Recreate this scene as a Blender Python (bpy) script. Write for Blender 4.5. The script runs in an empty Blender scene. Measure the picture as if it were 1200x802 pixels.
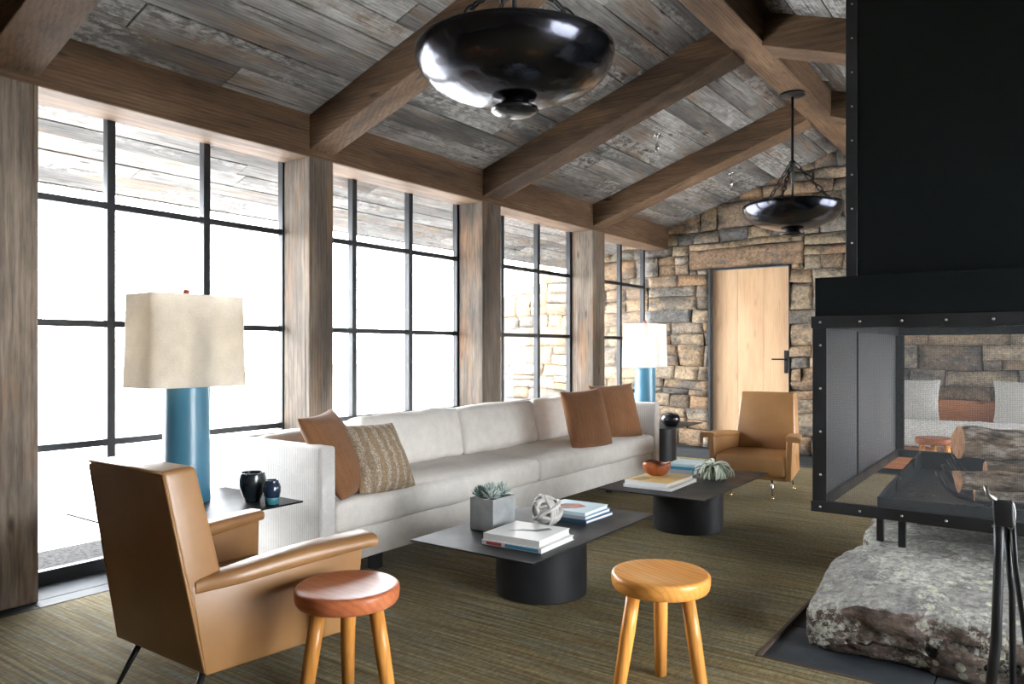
import bpy, bmesh, math, random
from mathutils import Vector, Matrix, noise, Euler
random.seed(7)
C = bpy.context.scene.collection
PI = math.pi
V = Vector

# ------------------------------------------------------------------ materials
def mat(name):
    m = bpy.data.materials.new(name); m.use_nodes = True
    nt = m.node_tree; b = nt.nodes['Principled BSDF']
    return m, nt, b
def N(nt, t, **kw):
    n = nt.nodes.new(t)
    for k, v in kw.items():
        if k.startswith('_'): setattr(n, k[1:], v)
        else: n.inputs[k.replace('__', ' ')].default_value = v
    return n
def L(nt, a, b): nt.links.new(a, b)
def ramp(nt, fac, stops, interp='LINEAR'):
    r = nt.nodes.new('ShaderNodeValToRGB'); cr = r.color_ramp; cr.interpolation = interp
    while len(cr.elements) < len(stops): cr.elements.new(0.5)
    for e, (p, c) in zip(cr.elements, stops):
        e.position = p; e.color = (c[0], c[1], c[2], 1) if len(c) == 3 else c
    L(nt, fac, r.inputs[0]); return r.outputs[0]
def g(v): return (v, v, v)
def mix(nt, fac, a, b, mode='MIX'):
    m = nt.nodes.new('ShaderNodeMix'); m.data_type = 'RGBA'; m.blend_type = mode
    for s, i in ((fac, 0), (a, 6), (b, 7)):
        if hasattr(s, 'is_linked'): L(nt, s, m.inputs[i])
        elif i == 0: m.inputs[0].default_value = s
        else: m.inputs[i].default_value = (s[0], s[1], s[2], 1)
    return m.outputs[2]
def vmap(nt, src, scale, loc=(0, 0, 0)):
    m = nt.nodes.new('ShaderNodeMapping'); m.inputs['Scale'].default_value = scale; m.inputs['Location'].default_value = loc
    L(nt, src, m.inputs[0]); return m.outputs[0]
def noi(nt, vec, scale, detail=4, rough=.55, dist=0):
    n = N(nt, 'ShaderNodeTexNoise', Scale=scale, Detail=detail, Roughness=rough, Distortion=dist)
    L(nt, vec, n.inputs['Vector']); return n.outputs[0]
def bump(nt, b, h, strength, dist=.01):
    n = N(nt, 'ShaderNodeBump', Strength=strength, Distance=dist)
    L(nt, h, n.inputs['Height']); L(nt, n.outputs[0], b.inputs['Normal'])
def attr(nt, name, out='Vector'):
    n = nt.nodes.new('ShaderNodeAttribute'); n.attribute_name = name; return n.outputs[out]
def objco(nt):
    return nt.nodes.new('ShaderNodeTexCoord').outputs['Object']
def plain(name, col, rough=.5, metal=0, spec=.5, nscale=0, nstr=0, coat=0, var=0):
    m, nt, b = mat(name)
    b.inputs['Base Color'].default_value = (*col, 1); b.inputs['Roughness'].default_value = rough
    b.inputs['Metallic'].default_value = metal; b.inputs['Specular IOR Level'].default_value = spec
    b.inputs['Coat Weight'].default_value = coat; b.inputs['Coat Roughness'].default_value = .1
    if nscale or var:
        n = noi(nt, objco(nt), nscale or 6)
        if nstr: bump(nt, b, n, nstr, .004)
        if var:
            L(nt, ramp(nt, n, [(.3, [c * (1 - var) for c in col]), (.7, [min(1, c * (1 + var)) for c in col])]), b.inputs['Base Color'])
    return m

def wood(name, cols, dark=(.03, .02, .015), rough=.75, patch=None, grain=1.0, rings=.5, crack=.5, pale=None, bstr=.35, fc=(.5, 1.25)):
    """cols: three colours from dark to light; patch: colour of large brown patches; pale: colour of scaly pale patches"""
    m, nt, b = mat(name)
    gc = attr(nt, 'gc'); rn = attr(nt, 'rnd', 'Fac')
    big = noi(nt, vmap(nt, gc, (1.1, 5, 5)), 1.0, 5, .6)
    fine = noi(nt, vmap(nt, gc, (4 * grain, 75 * grain, 75 * grain)), 1.0, 5, .65)
    w = N(nt, 'ShaderNodeTexWave', _wave_type='RINGS', _rings_direction='X', Scale=7.0 * grain, Distortion=5.0, Detail=3.0, **{'Detail__Scale': 1.2})
    L(nt, vmap(nt, gc, (.35, 2.2, 2.2)), w.inputs['Vector'])
    base = ramp(nt, big, [(.28, cols[0]), (.5, cols[1]), (.72, cols[2])])
    # each board has its own tone
    tone = ramp(nt, rn, [(0, g(.55)), (.35, g(.85)), (.7, g(1.05)), (1, g(1.35))])
    col = mix(nt, 1, base, tone, 'MULTIPLY')
    if patch:
        pf = ramp(nt, noi(nt, vmap(nt, gc, (1.3, 6, 6), (9, 3, 1)), 1.0, 4, .6), [(.52, g(0)), (.68, g(.85))])
        col = mix(nt, pf, col, patch)
    if pale:
        lf = noi(nt, vmap(nt, gc, (14, 26, 26), (4, 8, 2)), 1.0, 8, .75)
        lm = noi(nt, vmap(nt, gc, (.9, 4, 4), (20, 11, 5)), 1.0, 3, .5)
        a = N(nt, 'ShaderNodeMath', _operation='MULTIPLY'); L(nt, ramp(nt, lf, [(.44, g(0)), (.56, g(1))]), a.inputs[0]); L(nt, ramp(nt, lm, [(.46, g(0)), (.6, g(.75))]), a.inputs[1])
        col = mix(nt, a.outputs[0], col, pale)
    col = mix(nt, 1, col, ramp(nt, fine, [(.25, g(fc[0])), (.5, g(1)), (.75, g(fc[1]))]), 'MULTIPLY')
    col = mix(nt, rings, col, ramp(nt, w.outputs[1], [(0, g(.55)), (.4, g(1)), (1, g(1.1))]), 'MULTIPLY')
    cr = noi(nt, vmap(nt, gc, (.8, 34, 34), (3, 3, 7)), 1.0, 3, .5)
    cf = ramp(nt, cr, [(.30, g(crack)), (.36, g(0))])
    col = mix(nt, cf, col, dark)
    # knots
    vo = N(nt, 'ShaderNodeTexVoronoi', Scale=1.0); L(nt, vmap(nt, gc, (2.2, 7, 7)), vo.inputs['Vector'])
    col = mix(nt, ramp(nt, vo.outputs['Distance'], [(.05, g(.8)), (.14, g(0))]), col, dark)
    L(nt, col, b.inputs['Base Color']); b.inputs['Roughness'].default_value = rough
    b.inputs['Specular IOR Level'].default_value = .3
    bump(nt, b, fine, bstr, .006)
    return m

M = {}
M['beam'] = wood('reclaimed_beam', [(.05, .029, .016), (.115, .067, .037), (.195, .12, .07)], patch=(.15, .085, .045), rings=.42, crack=.6)
M['post'] = wood('weathered_post', [(.055, .045, .037), (.145, .115, .09), (.27, .22, .175)], patch=(.21, .125, .072), rings=.5, crack=.65)
M['ceil'] = wood('barn_board', [(.06, .056, .053), (.17, .16, .152), (.34, .325, .31)], patch=(.2, .135, .088), rings=.35, crack=.7, pale=(.42, .41, .395), rough=.85, bstr=.6)
M['oak'] = wood('oak_door', [(.47, .29, .16), (.55, .355, .205), (.61, .41, .245)], dark=(.42, .25, .13), rings=.15, crack=.05, rough=.45, bstr=.03, fc=(.86, 1.06))
M['honey'] = wood('honey_wood', [(.56, .22, .045), (.68, .295, .065), (.78, .37, .1)], dark=(.3, .1, .02), rings=.3, crack=.12, rough=.27, fc=(.82, 1.08), bstr=.03)
M['redwood'] = wood('reddish_wood', [(.34, .09, .032), (.44, .135, .055), (.54, .2, .095)], dark=(.16, .04, .015), rings=.3, crack=.12, rough=.3, fc=(.82, 1.08), bstr=.03)
M['bench'] = wood('bench_wood', [(.33, .12, .05), (.42, .17, .075), (.5, .22, .1)], dark=(.2, .07, .02), rings=.3, crack=.1, rough=.4, fc=(.82, 1.08), bstr=.05)

def mk_steel(name, col, rough, metal=.7, nb=.05):
    m, nt, b = mat(name)
    n = noi(nt, objco(nt), 5, 5)
    L(nt, ramp(nt, n, [(.3, [c * .7 for c in col]), (.7, [c * 1.4 for c in col])]), b.inputs['Base Color'])
    L(nt, ramp(nt, n, [(.3, g(rough * .85)), (.7, g(rough * 1.15))]), b.inputs['Roughness'])
    b.inputs['Metallic'].default_value = metal
    return m
M['steel'] = mk_steel('blackened_steel', (.012, .013, .014), .42, .35)
M['hood'] = plain('hood_steel', (.0022, .0036, .0038), .42, 0, .22)
M['table'] = mk_steel('table_steel', (.013, .0135, .015), .44, .08)
M['table'].node_tree.nodes['Principled BSDF'].inputs['Specular IOR Level'].default_value = .22
M['frame'] = plain('window_steel', (.016, .018, .021), .45, .2)
M['chrome'] = plain('chrome', (.6, .6, .6), .15, 1)
M['brass'] = plain('brass', (.6, .42, .2), .25, 1)
M['bolt'] = plain('bolt_steel', (.22, .21, .2), .35, .9)

def mk_bowl():
    m, nt, b = mat('hammered_black')
    b.inputs['Base Color'].default_value = (.05, .052, .066, 1); b.inputs['Metallic'].default_value = .95
    oc = objco(nt)
    L(nt, ramp(nt, noi(nt, oc, 7, 4), [(.3, g(.1)), (.7, g(.24))]), b.inputs['Roughness'])
    bump(nt, b, noi(nt, oc, 16, 3), .16, .012)
    return m
M['bowl'] = mk_bowl()

def mk_leather():
    m, nt, b = mat('tan_leather')
    oc = objco(nt)
    L(nt, ramp(nt, noi(nt, oc, 3.5, 5), [(.3, (.27, .132, .049)), (.55, (.335, .173, .066)), (.75, (.4, .213, .087))]), b.inputs['Base Color'])
    b.inputs['Roughness'].default_value = .36; b.inputs['Specular IOR Level'].default_value = .55
    bump(nt, b, noi(nt, oc, 55, 4), .06, .004)
    return m
M['leather'] = mk_leather()
M['piping'] = plain('leather_piping', (.4, .21, .09), .4)
M['blackleg'] = plain('black_leg', (.012, .012, .013), .4, .3)

def fabric(name, c1, c2, rib=None, scale=260, bs=.15):
    m, nt, b = mat(name)
    oc = objco(nt)
    n = noi(nt, oc, scale, 2)
    big = noi(nt, oc, 14, 4)
    col = ramp(nt, n, [(.35, c1), (.65, c2)])
    col = mix(nt, 1, col, ramp(nt, big, [(.3, g(.93)), (.7, g(1.05))]), 'MULTIPLY')
    if rib:
        w = N(nt, 'ShaderNodeTexWave', _bands_direction=rib[0], Scale=rib[1], Distortion=.8, Detail=2.0)
        L(nt, oc, w.inputs['Vector'])
        col = mix(nt, rib[2], col, ramp(nt, w.outputs[1], [(.1, g(.62)), (.6, g(1.0))]), 'MULTIPLY')
    L(nt, col, b.inputs['Base Color']); b.inputs['Roughness'].default_value = .95
    b.inputs['Specular IOR Level'].default_value = .1; b.inputs['Sheen Weight'].default_value = .15
    bump(nt, b, n, bs, .003)
    return m
M['sofa'] = fabric('sofa_linen', (.56, .53, .49), (.68, .65, .61), None)
M['sofarib'] = fabric('sofa_ribbed', (.57, .55, .53), (.68, .66, .64), ('X', 22, .55))
M['cushion'] = fabric('sofa_cushion', (.57, .54, .5), (.69, .66, .615))
M['rust'] = fabric('rust_fabric', (.17, .078, .036), (.25, .122, .06), ('X', 9, .22))
M['greyfab'] = fabric('grey_fabric', (.42, .4, .37), (.56, .54, .5), ('X', 14, .18))
M['shade'] = fabric('lamp_shade', (.7, .655, .585), (.8, .76, .69), ('Z', 60, .2), bs=.1)
M['whiteshade'] = fabric('white_shade', (.74, .72, .68), (.85, .83, .8), ('Z', 60, .12), bs=.1)
for k_ in ('shade', 'whiteshade'):
    nt = M[k_].node_tree; b = nt.nodes['Principled BSDF']; out = nt.nodes['Material Output']
    tr = nt.nodes.new('ShaderNodeBsdfTranslucent'); ms = nt.nodes.new('ShaderNodeMixShader'); ms.inputs[0].default_value = .55
    L(nt, b.inputs['Base Color'].links[0].from_socket, tr.inputs['Color'])
    L(nt, b.outputs[0], ms.inputs[1]); L(nt, tr.outputs[0], ms.inputs[2]); L(nt, ms.outputs[0], out.inputs[0])
M['fur'] = fabric('sheepskin_wool', (.62, .59, .54), (.8, .78, .74), None, 60, .8)

def mk_pattern():
    m, nt, b = mat('patterned_linen')
    oc = objco(nt)
    ground = ramp(nt, noi(nt, oc, 90, 3), [(.35, (.19, .135, .085)), (.65, (.31, .235, .16))])
    sp = nt.nodes.new('ShaderNodeSeparateXYZ'); L(nt, oc, sp.inputs[0])
    w = N(nt, 'ShaderNodeTexWave', _bands_direction='X', Scale=5.2, Distortion=2.2, Detail=2.0, **{'Detail__Scale': 4.0})
    L(nt, oc, w.inputs['Vector'])
    dots = N(nt, 'ShaderNodeTexVoronoi', Scale=120.0); L(nt, oc, dots.inputs['Vector'])
    a = N(nt, 'ShaderNodeMath', _operation='MULTIPLY')
    L(nt, ramp(nt, w.outputs[1], [(.55, g(0)), (.72, g(1))]), a.inputs[0])
    L(nt, ramp(nt, dots.outputs['Distance'], [(.32, g(1)), (.5, g(.15))]), a.inputs[1])
    col = mix(nt, a.outputs[0], ground, (.5, .44, .36))
    w2 = N(nt, 'ShaderNodeTexWave', _bands_direction='X', Scale=2.6, Distortion=.6); L(nt, oc, w2.inputs['Vector'])
    col = mix(nt, ramp(nt, w2.outputs[1], [(.95, g(0)), (.98, g(.35))]), col, (.36, .22, .1))
    L(nt, col, b.inputs['Base Color']); b.inputs['Roughness'].default_value = .95
    return m
M['pattern'] = mk_pattern()

def mk_rug():
    m, nt, b = mat('woven_rug')
    oc = objco(nt)
    warp = noi(nt, vmap(nt, oc, (1.2, 8, 1)), 1.0, 3)
    st = noi(nt, vmap(nt, oc, (1.6, 62, 1)), 1.0, 3, .7)
    st2 = noi(nt, vmap(nt, oc, (2.2, 105, 1), (7, 2, 0)), 1.0, 2, .7)
    wf = noi(nt, vmap(nt, oc, (70, 25, 1)), 1.0, 4, .7)
    col = ramp(nt, st, [(.32, (.085, .064, .027)), (.5, (.17, .132, .062)), (.66, (.3, .245, .13))])
    col = mix(nt, ramp(nt, st2, [(.53, g(0)), (.62, g(.7))]), col, (.17, .2, .18))
    col = mix(nt, ramp(nt, warp, [(.52, g(0)), (.7, g(.45))]), col, (.2, .135, .05))
    col = mix(nt, 1, col, ramp(nt, wf, [(.3, g(.6)), (.7, g(1.25))]), 'MULTIPLY')
    L(nt, col, b.inputs['Base Color']); b.inputs['Roughness'].default_value = .95; b.inputs['Specular IOR Level'].default_value = .15
    bump(nt, b, wf, .35, .006)
    return m
M['rug'] = mk_rug()
M['rugedge'] = plain('rug_binding', (.05, .03, .018), .9)

def mk_slate():
    m, nt, b = mat('slate_tile')
    rn = attr(nt, 'rnd', 'Fac'); oc = objco(nt)
    n = noi(nt, oc, 4, 7, .65)
    col = ramp(nt, n, [(.3, (.022, .026, .03)), (.55, (.04, .046, .052)), (.75, (.065, .074, .082))])
    col = mix(nt, 1, col, ramp(nt, rn, [(0, g(.75)), (1, g(1.3))]), 'MULTIPLY')
    L(nt, col, b.inputs['Base Color']); b.inputs['Roughness'].default_value = .6; b.inputs['Specular IOR Level'].default_value = .12
    bump(nt, b, n, .25, .008)
    return m
M['slate'] = mk_slate()
M['grout'] = plain('grout', (.09, .095, .1), .9)

def mk_stone():
    m, nt, b = mat('ledge_stone')
    rn = attr(nt, 'rnd', 'Fac'); gc = attr(nt, 'gc')
    base = ramp(nt, rn, [(0, (.15, .135, .12)), (.15, (.3, .2, .12)), (.3, (.4, .31, .21)), (.42, (.24, .21, .175)),
                         (.55, (.34, .21, .12)), (.68, (.45, .355, .25)), (.8, (.19, .175, .16)), (.9, (.36, .27, .175)), (1, (.28, .18, .115))])
    n1 = noi(nt, gc, 6, 9, .75); n2 = noi(nt, gc, 30, 8, .8); n3 = noi(nt, vmap(nt, gc, (1, 1, 2.2), (5, 1, 3)), 2.6, 5, .65)
    col = mix(nt, 1, base, ramp(nt, n1, [(.25, g(.45)), (.5, g(1)), (.75, g(1.4))]), 'MULTIPLY')
    col = mix(nt, ramp(nt, n3, [(.5, g(0)), (.6, g(.7))]), col, (.1, .1, .1))
    col = mix(nt, ramp(nt, n3, [(.3, g(.5)), (.42, g(0))]), col, (.42, .33, .22))
    col = mix(nt, 1, col, ramp(nt, n2, [(.34, g(.42)), (.5, g(1.0)), (.66, g(1.5))]), 'MULTIPLY')
    L(nt, col, b.inputs['Base Color']); b.inputs['Roughness'].default_value = .88; b.inputs['Specular IOR Level'].default_value = .2
    bump(nt, b, n2, 1.0, .03)
    return m
M['stone'] = mk_stone()
M['mortar'] = plain('mortar', (.05, .042, .034), .95)

def mk_boulder():
    m, nt, b = mat('lichen_boulder')
    oc = objco(nt)
    n1 = noi(nt, oc, 4, 10, .7); n2 = noi(nt, oc, 38, 8, .75); n3 = noi(nt, vmap(nt, oc, (1, 1, 5)), 6, 8, .7)
    geo = nt.nodes.new('ShaderNodeNewGeometry'); sp = nt.nodes.new('ShaderNodeSeparateXYZ'); L(nt, geo.outputs['Normal'], sp.inputs[0])
    side = ramp(nt, n3, [(.32, (.04, .03, .026)), (.48, (.1, .072, .058)), (.62, (.19, .135, .11)), (.75, (.26, .2, .17))])
    top = ramp(nt, n1, [(.3, (.15, .145, .14)), (.48, (.28, .272, .257)), (.66, (.44, .43, .4))])
    ad = N(nt, 'ShaderNodeMath', _operation='MULTIPLY_ADD'); L(nt, n1, ad.inputs[0]); ad.inputs[1].default_value = .9; L(nt, sp.outputs[2], ad.inputs[2])
    tf = ramp(nt, ad.outputs[0], [(.9, g(0)), (1.12, g(1))])
    col = mix(nt, tf, side, top)
    lich = noi(nt, oc, 34, 10, .78); area = noi(nt, oc, 3.2, 5, .62)
    a = N(nt, 'ShaderNodeMath', _operation='MULTIPLY')
    L(nt, ramp(nt, lich, [(.485, g(0)), (.515, g(1))]), a.inputs[0]); L(nt, ramp(nt, area, [(.47, g(.03)), (.53, g(.9))]), a.inputs[1])
    col = mix(nt, a.outputs[0], col, (.52, .52, .45))
    vo = N(nt, 'ShaderNodeTexVoronoi', Scale=15.0, Randomness=1.0); L(nt, oc, vo.inputs['Vector'])
    ds = N(nt, 'ShaderNodeMath', _operation='MULTIPLY_ADD'); L(nt, n2, ds.inputs[0]); ds.inputs[1].default_value = .22; L(nt, vo.outputs['Distance'], ds.inputs[2])
    spot = ramp(nt, ds.outputs[0], [(.36, g(1)), (.385, g(0))])
    a2 = N(nt, 'ShaderNodeMath', _operation='MULTIPLY'); L(nt, spot, a2.inputs[0]); L(nt, ramp(nt, noi(nt, vmap(nt, oc, (1, 1, 1), (6, 2, 9)), 2.6, 3), [(.47, g(0)), (.55, g(1))]), a2.inputs[1])
    col = mix(nt, a2.outputs[0], col, (.55, .56, .43))
    dk = noi(nt, vmap(nt, oc, (1, 1, 1), (11, 4, 2)), 22, 9, .75)
    col = mix(nt, ramp(nt, dk, [(.56, g(0)), (.63, g(.6))]), col, (.1, .095, .09))
    col = mix(nt, 1, col, ramp(nt, n2, [(.34, g(.5)), (.66, g(1.3))]), 'MULTIPLY')
    L(nt, col, b.inputs['Base Color']); b.inputs['Roughness'].default_value = .85; b.inputs['Specular IOR Level'].default_value = .25
    bump(nt, b, n2, .8, .025)
    return m
M['boulder'] = mk_boulder()

def mk_bark():
    m, nt, b = mat('log_bark')
    gc = attr(nt, 'gc')
    n = noi(nt, vmap(nt, gc, (9, 26, 26)), 1.0, 6, .7); n1 = noi(nt, vmap(nt, gc, (3, 8, 8)), 1, 4)
    col = ramp(nt, n, [(.38, (.05, .033, .02)), (.5, (.28, .2, .135)), (.6, (.62, .54, .45))])
    col = mix(nt, ramp(nt, n1, [(.5, g(0)), (.62, g(.75))]), col, (.4, .28, .165))
    L(nt, col, b.inputs['Base Color']); b.inputs['Roughness'].default_value = .9
    bump(nt, b, n, .9, .02)
    return m
M['bark'] = mk_bark()
M['logend'] = plain('cut_log_end', (.42, .2, .085), .8, nscale=30, var=.35)
M['splitwood'] = plain('split_wood', (.42, .27, .15), .8, nscale=18, var=.3)

def mk_glass(name, tint=(1, 1, 1), refl=.5):
    m = bpy.data.materials.new(name); m.use_nodes = True; nt = m.node_tree
    nt.nodes.remove(nt.nodes['Principled BSDF']); out = nt.nodes['Material Output']
    t = N(nt, 'ShaderNodeBsdfTransparent', Color=(*tint, 1)); gl = N(nt, 'ShaderNodeBsdfGlossy', Roughness=.01)
    f = N(nt, 'ShaderNodeFresnel', IOR=1.45); mx = nt.nodes.new('ShaderNodeMixShader')
    ml = N(nt, 'ShaderNodeMath', _operation='MULTIPLY'); ml.inputs[1].default_value = refl
    L(nt, f.outputs[0], ml.inputs[0]); L(nt, ml.outputs[0], mx.inputs[0])
    L(nt, t.outputs[0], mx.inputs[1]); L(nt, gl.outputs[0], mx.inputs[2]); L(nt, mx.outputs[0], out.inputs[0])
    return m
M['glass'] = mk_glass('window_glass')

def mk_mesh():
    m = bpy.data.materials.new('spark_mesh'); m.use_nodes = True; nt = m.node_tree
    b = nt.nodes['Principled BSDF']; out = nt.nodes['Material Output']
    b.inputs['Base Color'].default_value = (.1, .108, .118, 1); b.inputs['Roughness'].default_value = .55; b.inputs['Metallic'].default_value = .2
    # woven wire: closed share grows at a slant, 1 - open ** (1 / cos)
    lw = N(nt, 'ShaderNodeLayerWeight', Blend=.5)
    cs = N(nt, 'ShaderNodeMath', _operation='SUBTRACT'); cs.inputs[0].default_value = 1.02; L(nt, lw.outputs['Facing'], cs.inputs[1])
    iv = N(nt, 'ShaderNodeMath', _operation='DIVIDE'); iv.inputs[0].default_value = 1; L(nt, cs.outputs[0], iv.inputs[1])
    pw = N(nt, 'ShaderNodeMath', _operation='POWER'); L(nt, iv.outputs[0], pw.inputs[1])
    pw.inputs[0].default_value = .76
    oc = objco(nt); fs = []
    for ax in 'XYZ':
        w = N(nt, 'ShaderNodeTexWave', _bands_direction=ax, Scale=52.0); L(nt, oc, w.inputs['Vector']); fs.append(w.outputs[1])
    mx1 = N(nt, 'ShaderNodeMath', _operation='MAXIMUM'); L(nt, fs[0], mx1.inputs[0]); L(nt, fs[2], mx1.inputs[1])
    L(nt, ramp(nt, mx1.outputs[0], [(.5, g(.88)), (.95, g(.73))]), pw.inputs[0])
    t = nt.nodes.new('ShaderNodeBsdfTransparent'); mx = nt.nodes.new('ShaderNodeMixShader')
    L(nt, pw.outputs[0], mx.inputs[0])
    L(nt, b.outputs[0], mx.inputs[1]); L(nt, t.outputs[0], mx.inputs[2]); L(nt, mx.outputs[0], out.inputs[0])
    return m
M['mesh'] = mk_mesh()
M['concrete'] = plain('concrete', (.27, .28, .285), .8, nscale=14, nstr=.15, var=.18)
M['terrace'] = plain('terrace_concrete', (.8, .8, .79), .85, nscale=1.2, var=.06)
M['gravel'] = plain('gravel', (.02, .0195, .019), .95, 0, .05, nscale=38, nstr=.9, var=.85)
M['earth'] = plain('pale_ground', (.75, .75, .74), .9)
M['plaster'] = plain('dark_timber_wall', (.24, .185, .14), .9)
M['teal'] = plain('teal_glaze', (.058, .2, .3), .36, nscale=3, var=.08, coat=.15)
M['navyglaze'] = plain('navy_glaze', (.012, .028, .06), .18, nscale=9, var=.4, coat=.4)
M['darkglaze'] = plain('dark_glaze', (.015, .022, .028), .2, nscale=9, var=.5, coat=.3)
M['tealfoot'] = plain('teal_foot', (.05, .2, .24), .3)
M['blackglaze'] = plain('black_glaze', (.008, .01, .016), .12, coat=.5)
M['finialblack'] = plain('finial_black', (.01, .01, .012), .22, 0, .3)
M['copper'] = plain('copper_finial', (.32, .09, .045), .4, .4)
M['bowlwood'] = plain('burl_wood', (.36, .105, .035), .38, nscale=22, nstr=.5, var=.45)
M['bowlin'] = plain('bowl_inside', (.12, .035, .015), .5, nscale=22, var=.3)
M['airplant'] = plain('air_plant_leaf', (.55, .6, .5), .7, nscale=12, var=.2)
M['airdark'] = plain('air_plant_gap_leaf', (.17, .22, .13), .7, nscale=12, var=.25)  # dark leaf colour paints in the shaded gaps between leaves
M['succ'] = plain('succulent_leaf', (.4, .47, .44), .6, nscale=30, var=.35)
M['succdark'] = plain('succulent_dark_leaf', (.2, .29, .26), .6, nscale=30, var=.35)
M['soil'] = plain('soil', (.04, .03, .02), .95)
M['knot'] = plain('pale_ceramic', (.5, .48, .455), .5, nscale=8, var=.08)
M['page'] = plain('page_edges', (.68, .66, .62), .9, nscale=120, var=.06)
def book_mat(name, col, rough=.35): return plain(name, col, rough)
M['bwhite'] = book_mat('white_cover', (.7, .71, .71)); M['bred'] = book_mat('red_spine', (.4, .06, .05))
M['bblue'] = book_mat('blue_cover', (.05, .25, .4)); M['bpale'] = book_mat('pale_blue_cover', (.52, .66, .72))
M['bnavy'] = book_mat('navy_cover', (.03, .08, .15)); M['byellow'] = book_mat('ochre_cover', (.6, .42, .16))
M['bgrey'] = book_mat('grey_cover', (.35, .38, .4)); M['pic'] = plain('cover_print', (.06, .075, .08), .4, nscale=40, var=.6)
M['picred'] = plain('cover_portrait', (.3, .12, .09), .4, nscale=18, var=.6)
M['pictan'] = plain('cover_drawing', (.3, .24, .12), .4, nscale=18, var=.5)
M['rubber'] = plain('rubber', (.012, .012, .012), .8)
M['iron'] = mk_steel('forged_iron', (.02, .021, .023), .4, .55)
M['traysteel'] = mk_steel('tray_steel', (.035, .045, .048), .3, .6)

# ------------------------------------------------------------------ mesh tools
def bmdata(bm):
    bm.verts.index_update()
    r = [v.co.copy() for v in bm.verts], [[v.index for v in f.verts] for f in bm.faces]
    bm.free(); return r
_cache = {}
def rbox(sx, sy, sz, r=.004, seg=2):
    k = (round(sx, 4), round(sy, 4), round(sz, 4), r, seg)
    if k not in _cache:
        bm = bmesh.new(); bmesh.ops.create_cube(bm, size=1)
        for v in bm.verts: v.co = V((v.co.x * sx, v.co.y * sy, v.co.z * sz))
        r = min(r, min(sx, sy, sz) * .45)
        if r > 0: bmesh.ops.bevel(bm, geom=bm.edges[:], offset=r, segments=seg, affect='EDGES', profile=.5)
        _cache[k] = bmdata(bm)
    v, f = _cache[k]
    return [p.copy() for p in v], [list(x) for x in f]
def softbox(sx, sy, sz, r, puff=(0, 0, 0), wr=0, seed=0, n=18):
    """a rounded, puffed and slightly wrinkled cushion, centred"""
    h = V((sx, sy, sz)) / 2
    def samples(hl):
        a = [-hl + r * (1 - math.cos(t * PI / 2 / 4)) for t in range(5)]
        m_ = max(2, int(n * hl / max(h)))
        mid = [(-hl + r) + (2 * hl - 2 * r) * i / m_ for i in range(1, m_)]
        return a + mid + [-x for x in reversed(a)]
    S = [samples(h[i]) for i in range(3)]
    vs, fs, idx = [], [], {}
    def vert(p):
        k = tuple(round(c, 5) for c in p)
        if k not in idx: idx[k] = len(vs); vs.append(V(p))
        return idx[k]
    for ax in range(3):
        a, b_ = [(1, 2), (2, 0), (0, 1)][ax]
        for sgn in (-1, 1):
            for i in range(len(S[a]) - 1):
                for j in range(len(S[b_]) - 1):
                    q = []
                    for (ii, jj) in ((i, j), (i + 1, j), (i + 1, j + 1), (i, j + 1)):
                        p = [0, 0, 0]; p[ax] = sgn * h[ax]; p[a] = S[a][ii]; p[b_] = S[b_][jj]; q.append(vert(p))
                    fs.append(q if sgn > 0 else q[::-1])
    out = []
    for p in vs:
        inner = V([max(-(h[i] - r), min(h[i] - r, p[i])) for i in range(3)])
        d = p - inner
        if d.length > 1e-9: p = inner + d.normalized() * r
        u = [p[i] / h[i] for i in range(3)]
        q = p.copy()
        for i in range(3):
            a, b_ = [(1, 2), (2, 0), (0, 1)][i]
            q[i] += puff[i] * u[i] * max(0, 1 - u[a] ** 2) * max(0, 1 - u[b_] ** 2)
        if wr:
            s = V((seed * 3.1, seed, 0))
            q += wr * V((noise.noise(p * 5 + s), noise.noise(p * 5 + s + V((9, 0, 0))), noise.noise(p * 6 + s + V((0, 9, 0)))))
        out.append(q)
    return out, fs
def pillow(w, h, t, seed=0, n=26):
    """throw pillow in the xz plane, front to -y ... thickness along y, with pulled corners"""
    vs, fs = [], []
    for side in (-1, 1):
        base = len(vs)
        for i in range(n + 1):
            for j in range(n + 1):
                u = -math.cos(PI * i / n); v = -math.cos(PI * j / n)
                pinch = 1 - .07 * (1 - v * v); pinch2 = 1 - .07 * (1 - u * u)
                x = u * w / 2 * pinch; z = v * h / 2 * pinch2
                th = t / 2 * (max(0, 1 - abs(u) ** 2.4) * max(0, 1 - abs(v) ** 2.4)) ** .5
                p = V((x, 0, z)); s = V((seed * 5.3, side * 3, seed))
                wr = noise.noise(p * 7 + s) * .012 + noise.noise(p * 16 + s) * .004
                edge = 1 - max(abs(u), abs(v)) ** 6
                vs.append(V((x, side * (th + wr * edge), z - .012 * (1 - v) * (1 - u * u))))
        for i in range(n):
            for j in range(n):
                a = base + i * (n + 1) + j; q = [a, a + n + 1, a + n + 2, a + 1]
                fs.append(q if side < 0 else q[::-1])
    bm = bmesh.new(); bv = [bm.verts.new(p) for p in vs]
    for f in fs: bm.faces.new([bv[i] for i in f])
    bmesh.ops.remove_doubles(bm, verts=bm.verts[:], dist=1e-4)
    return bmdata(bm)
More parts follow.
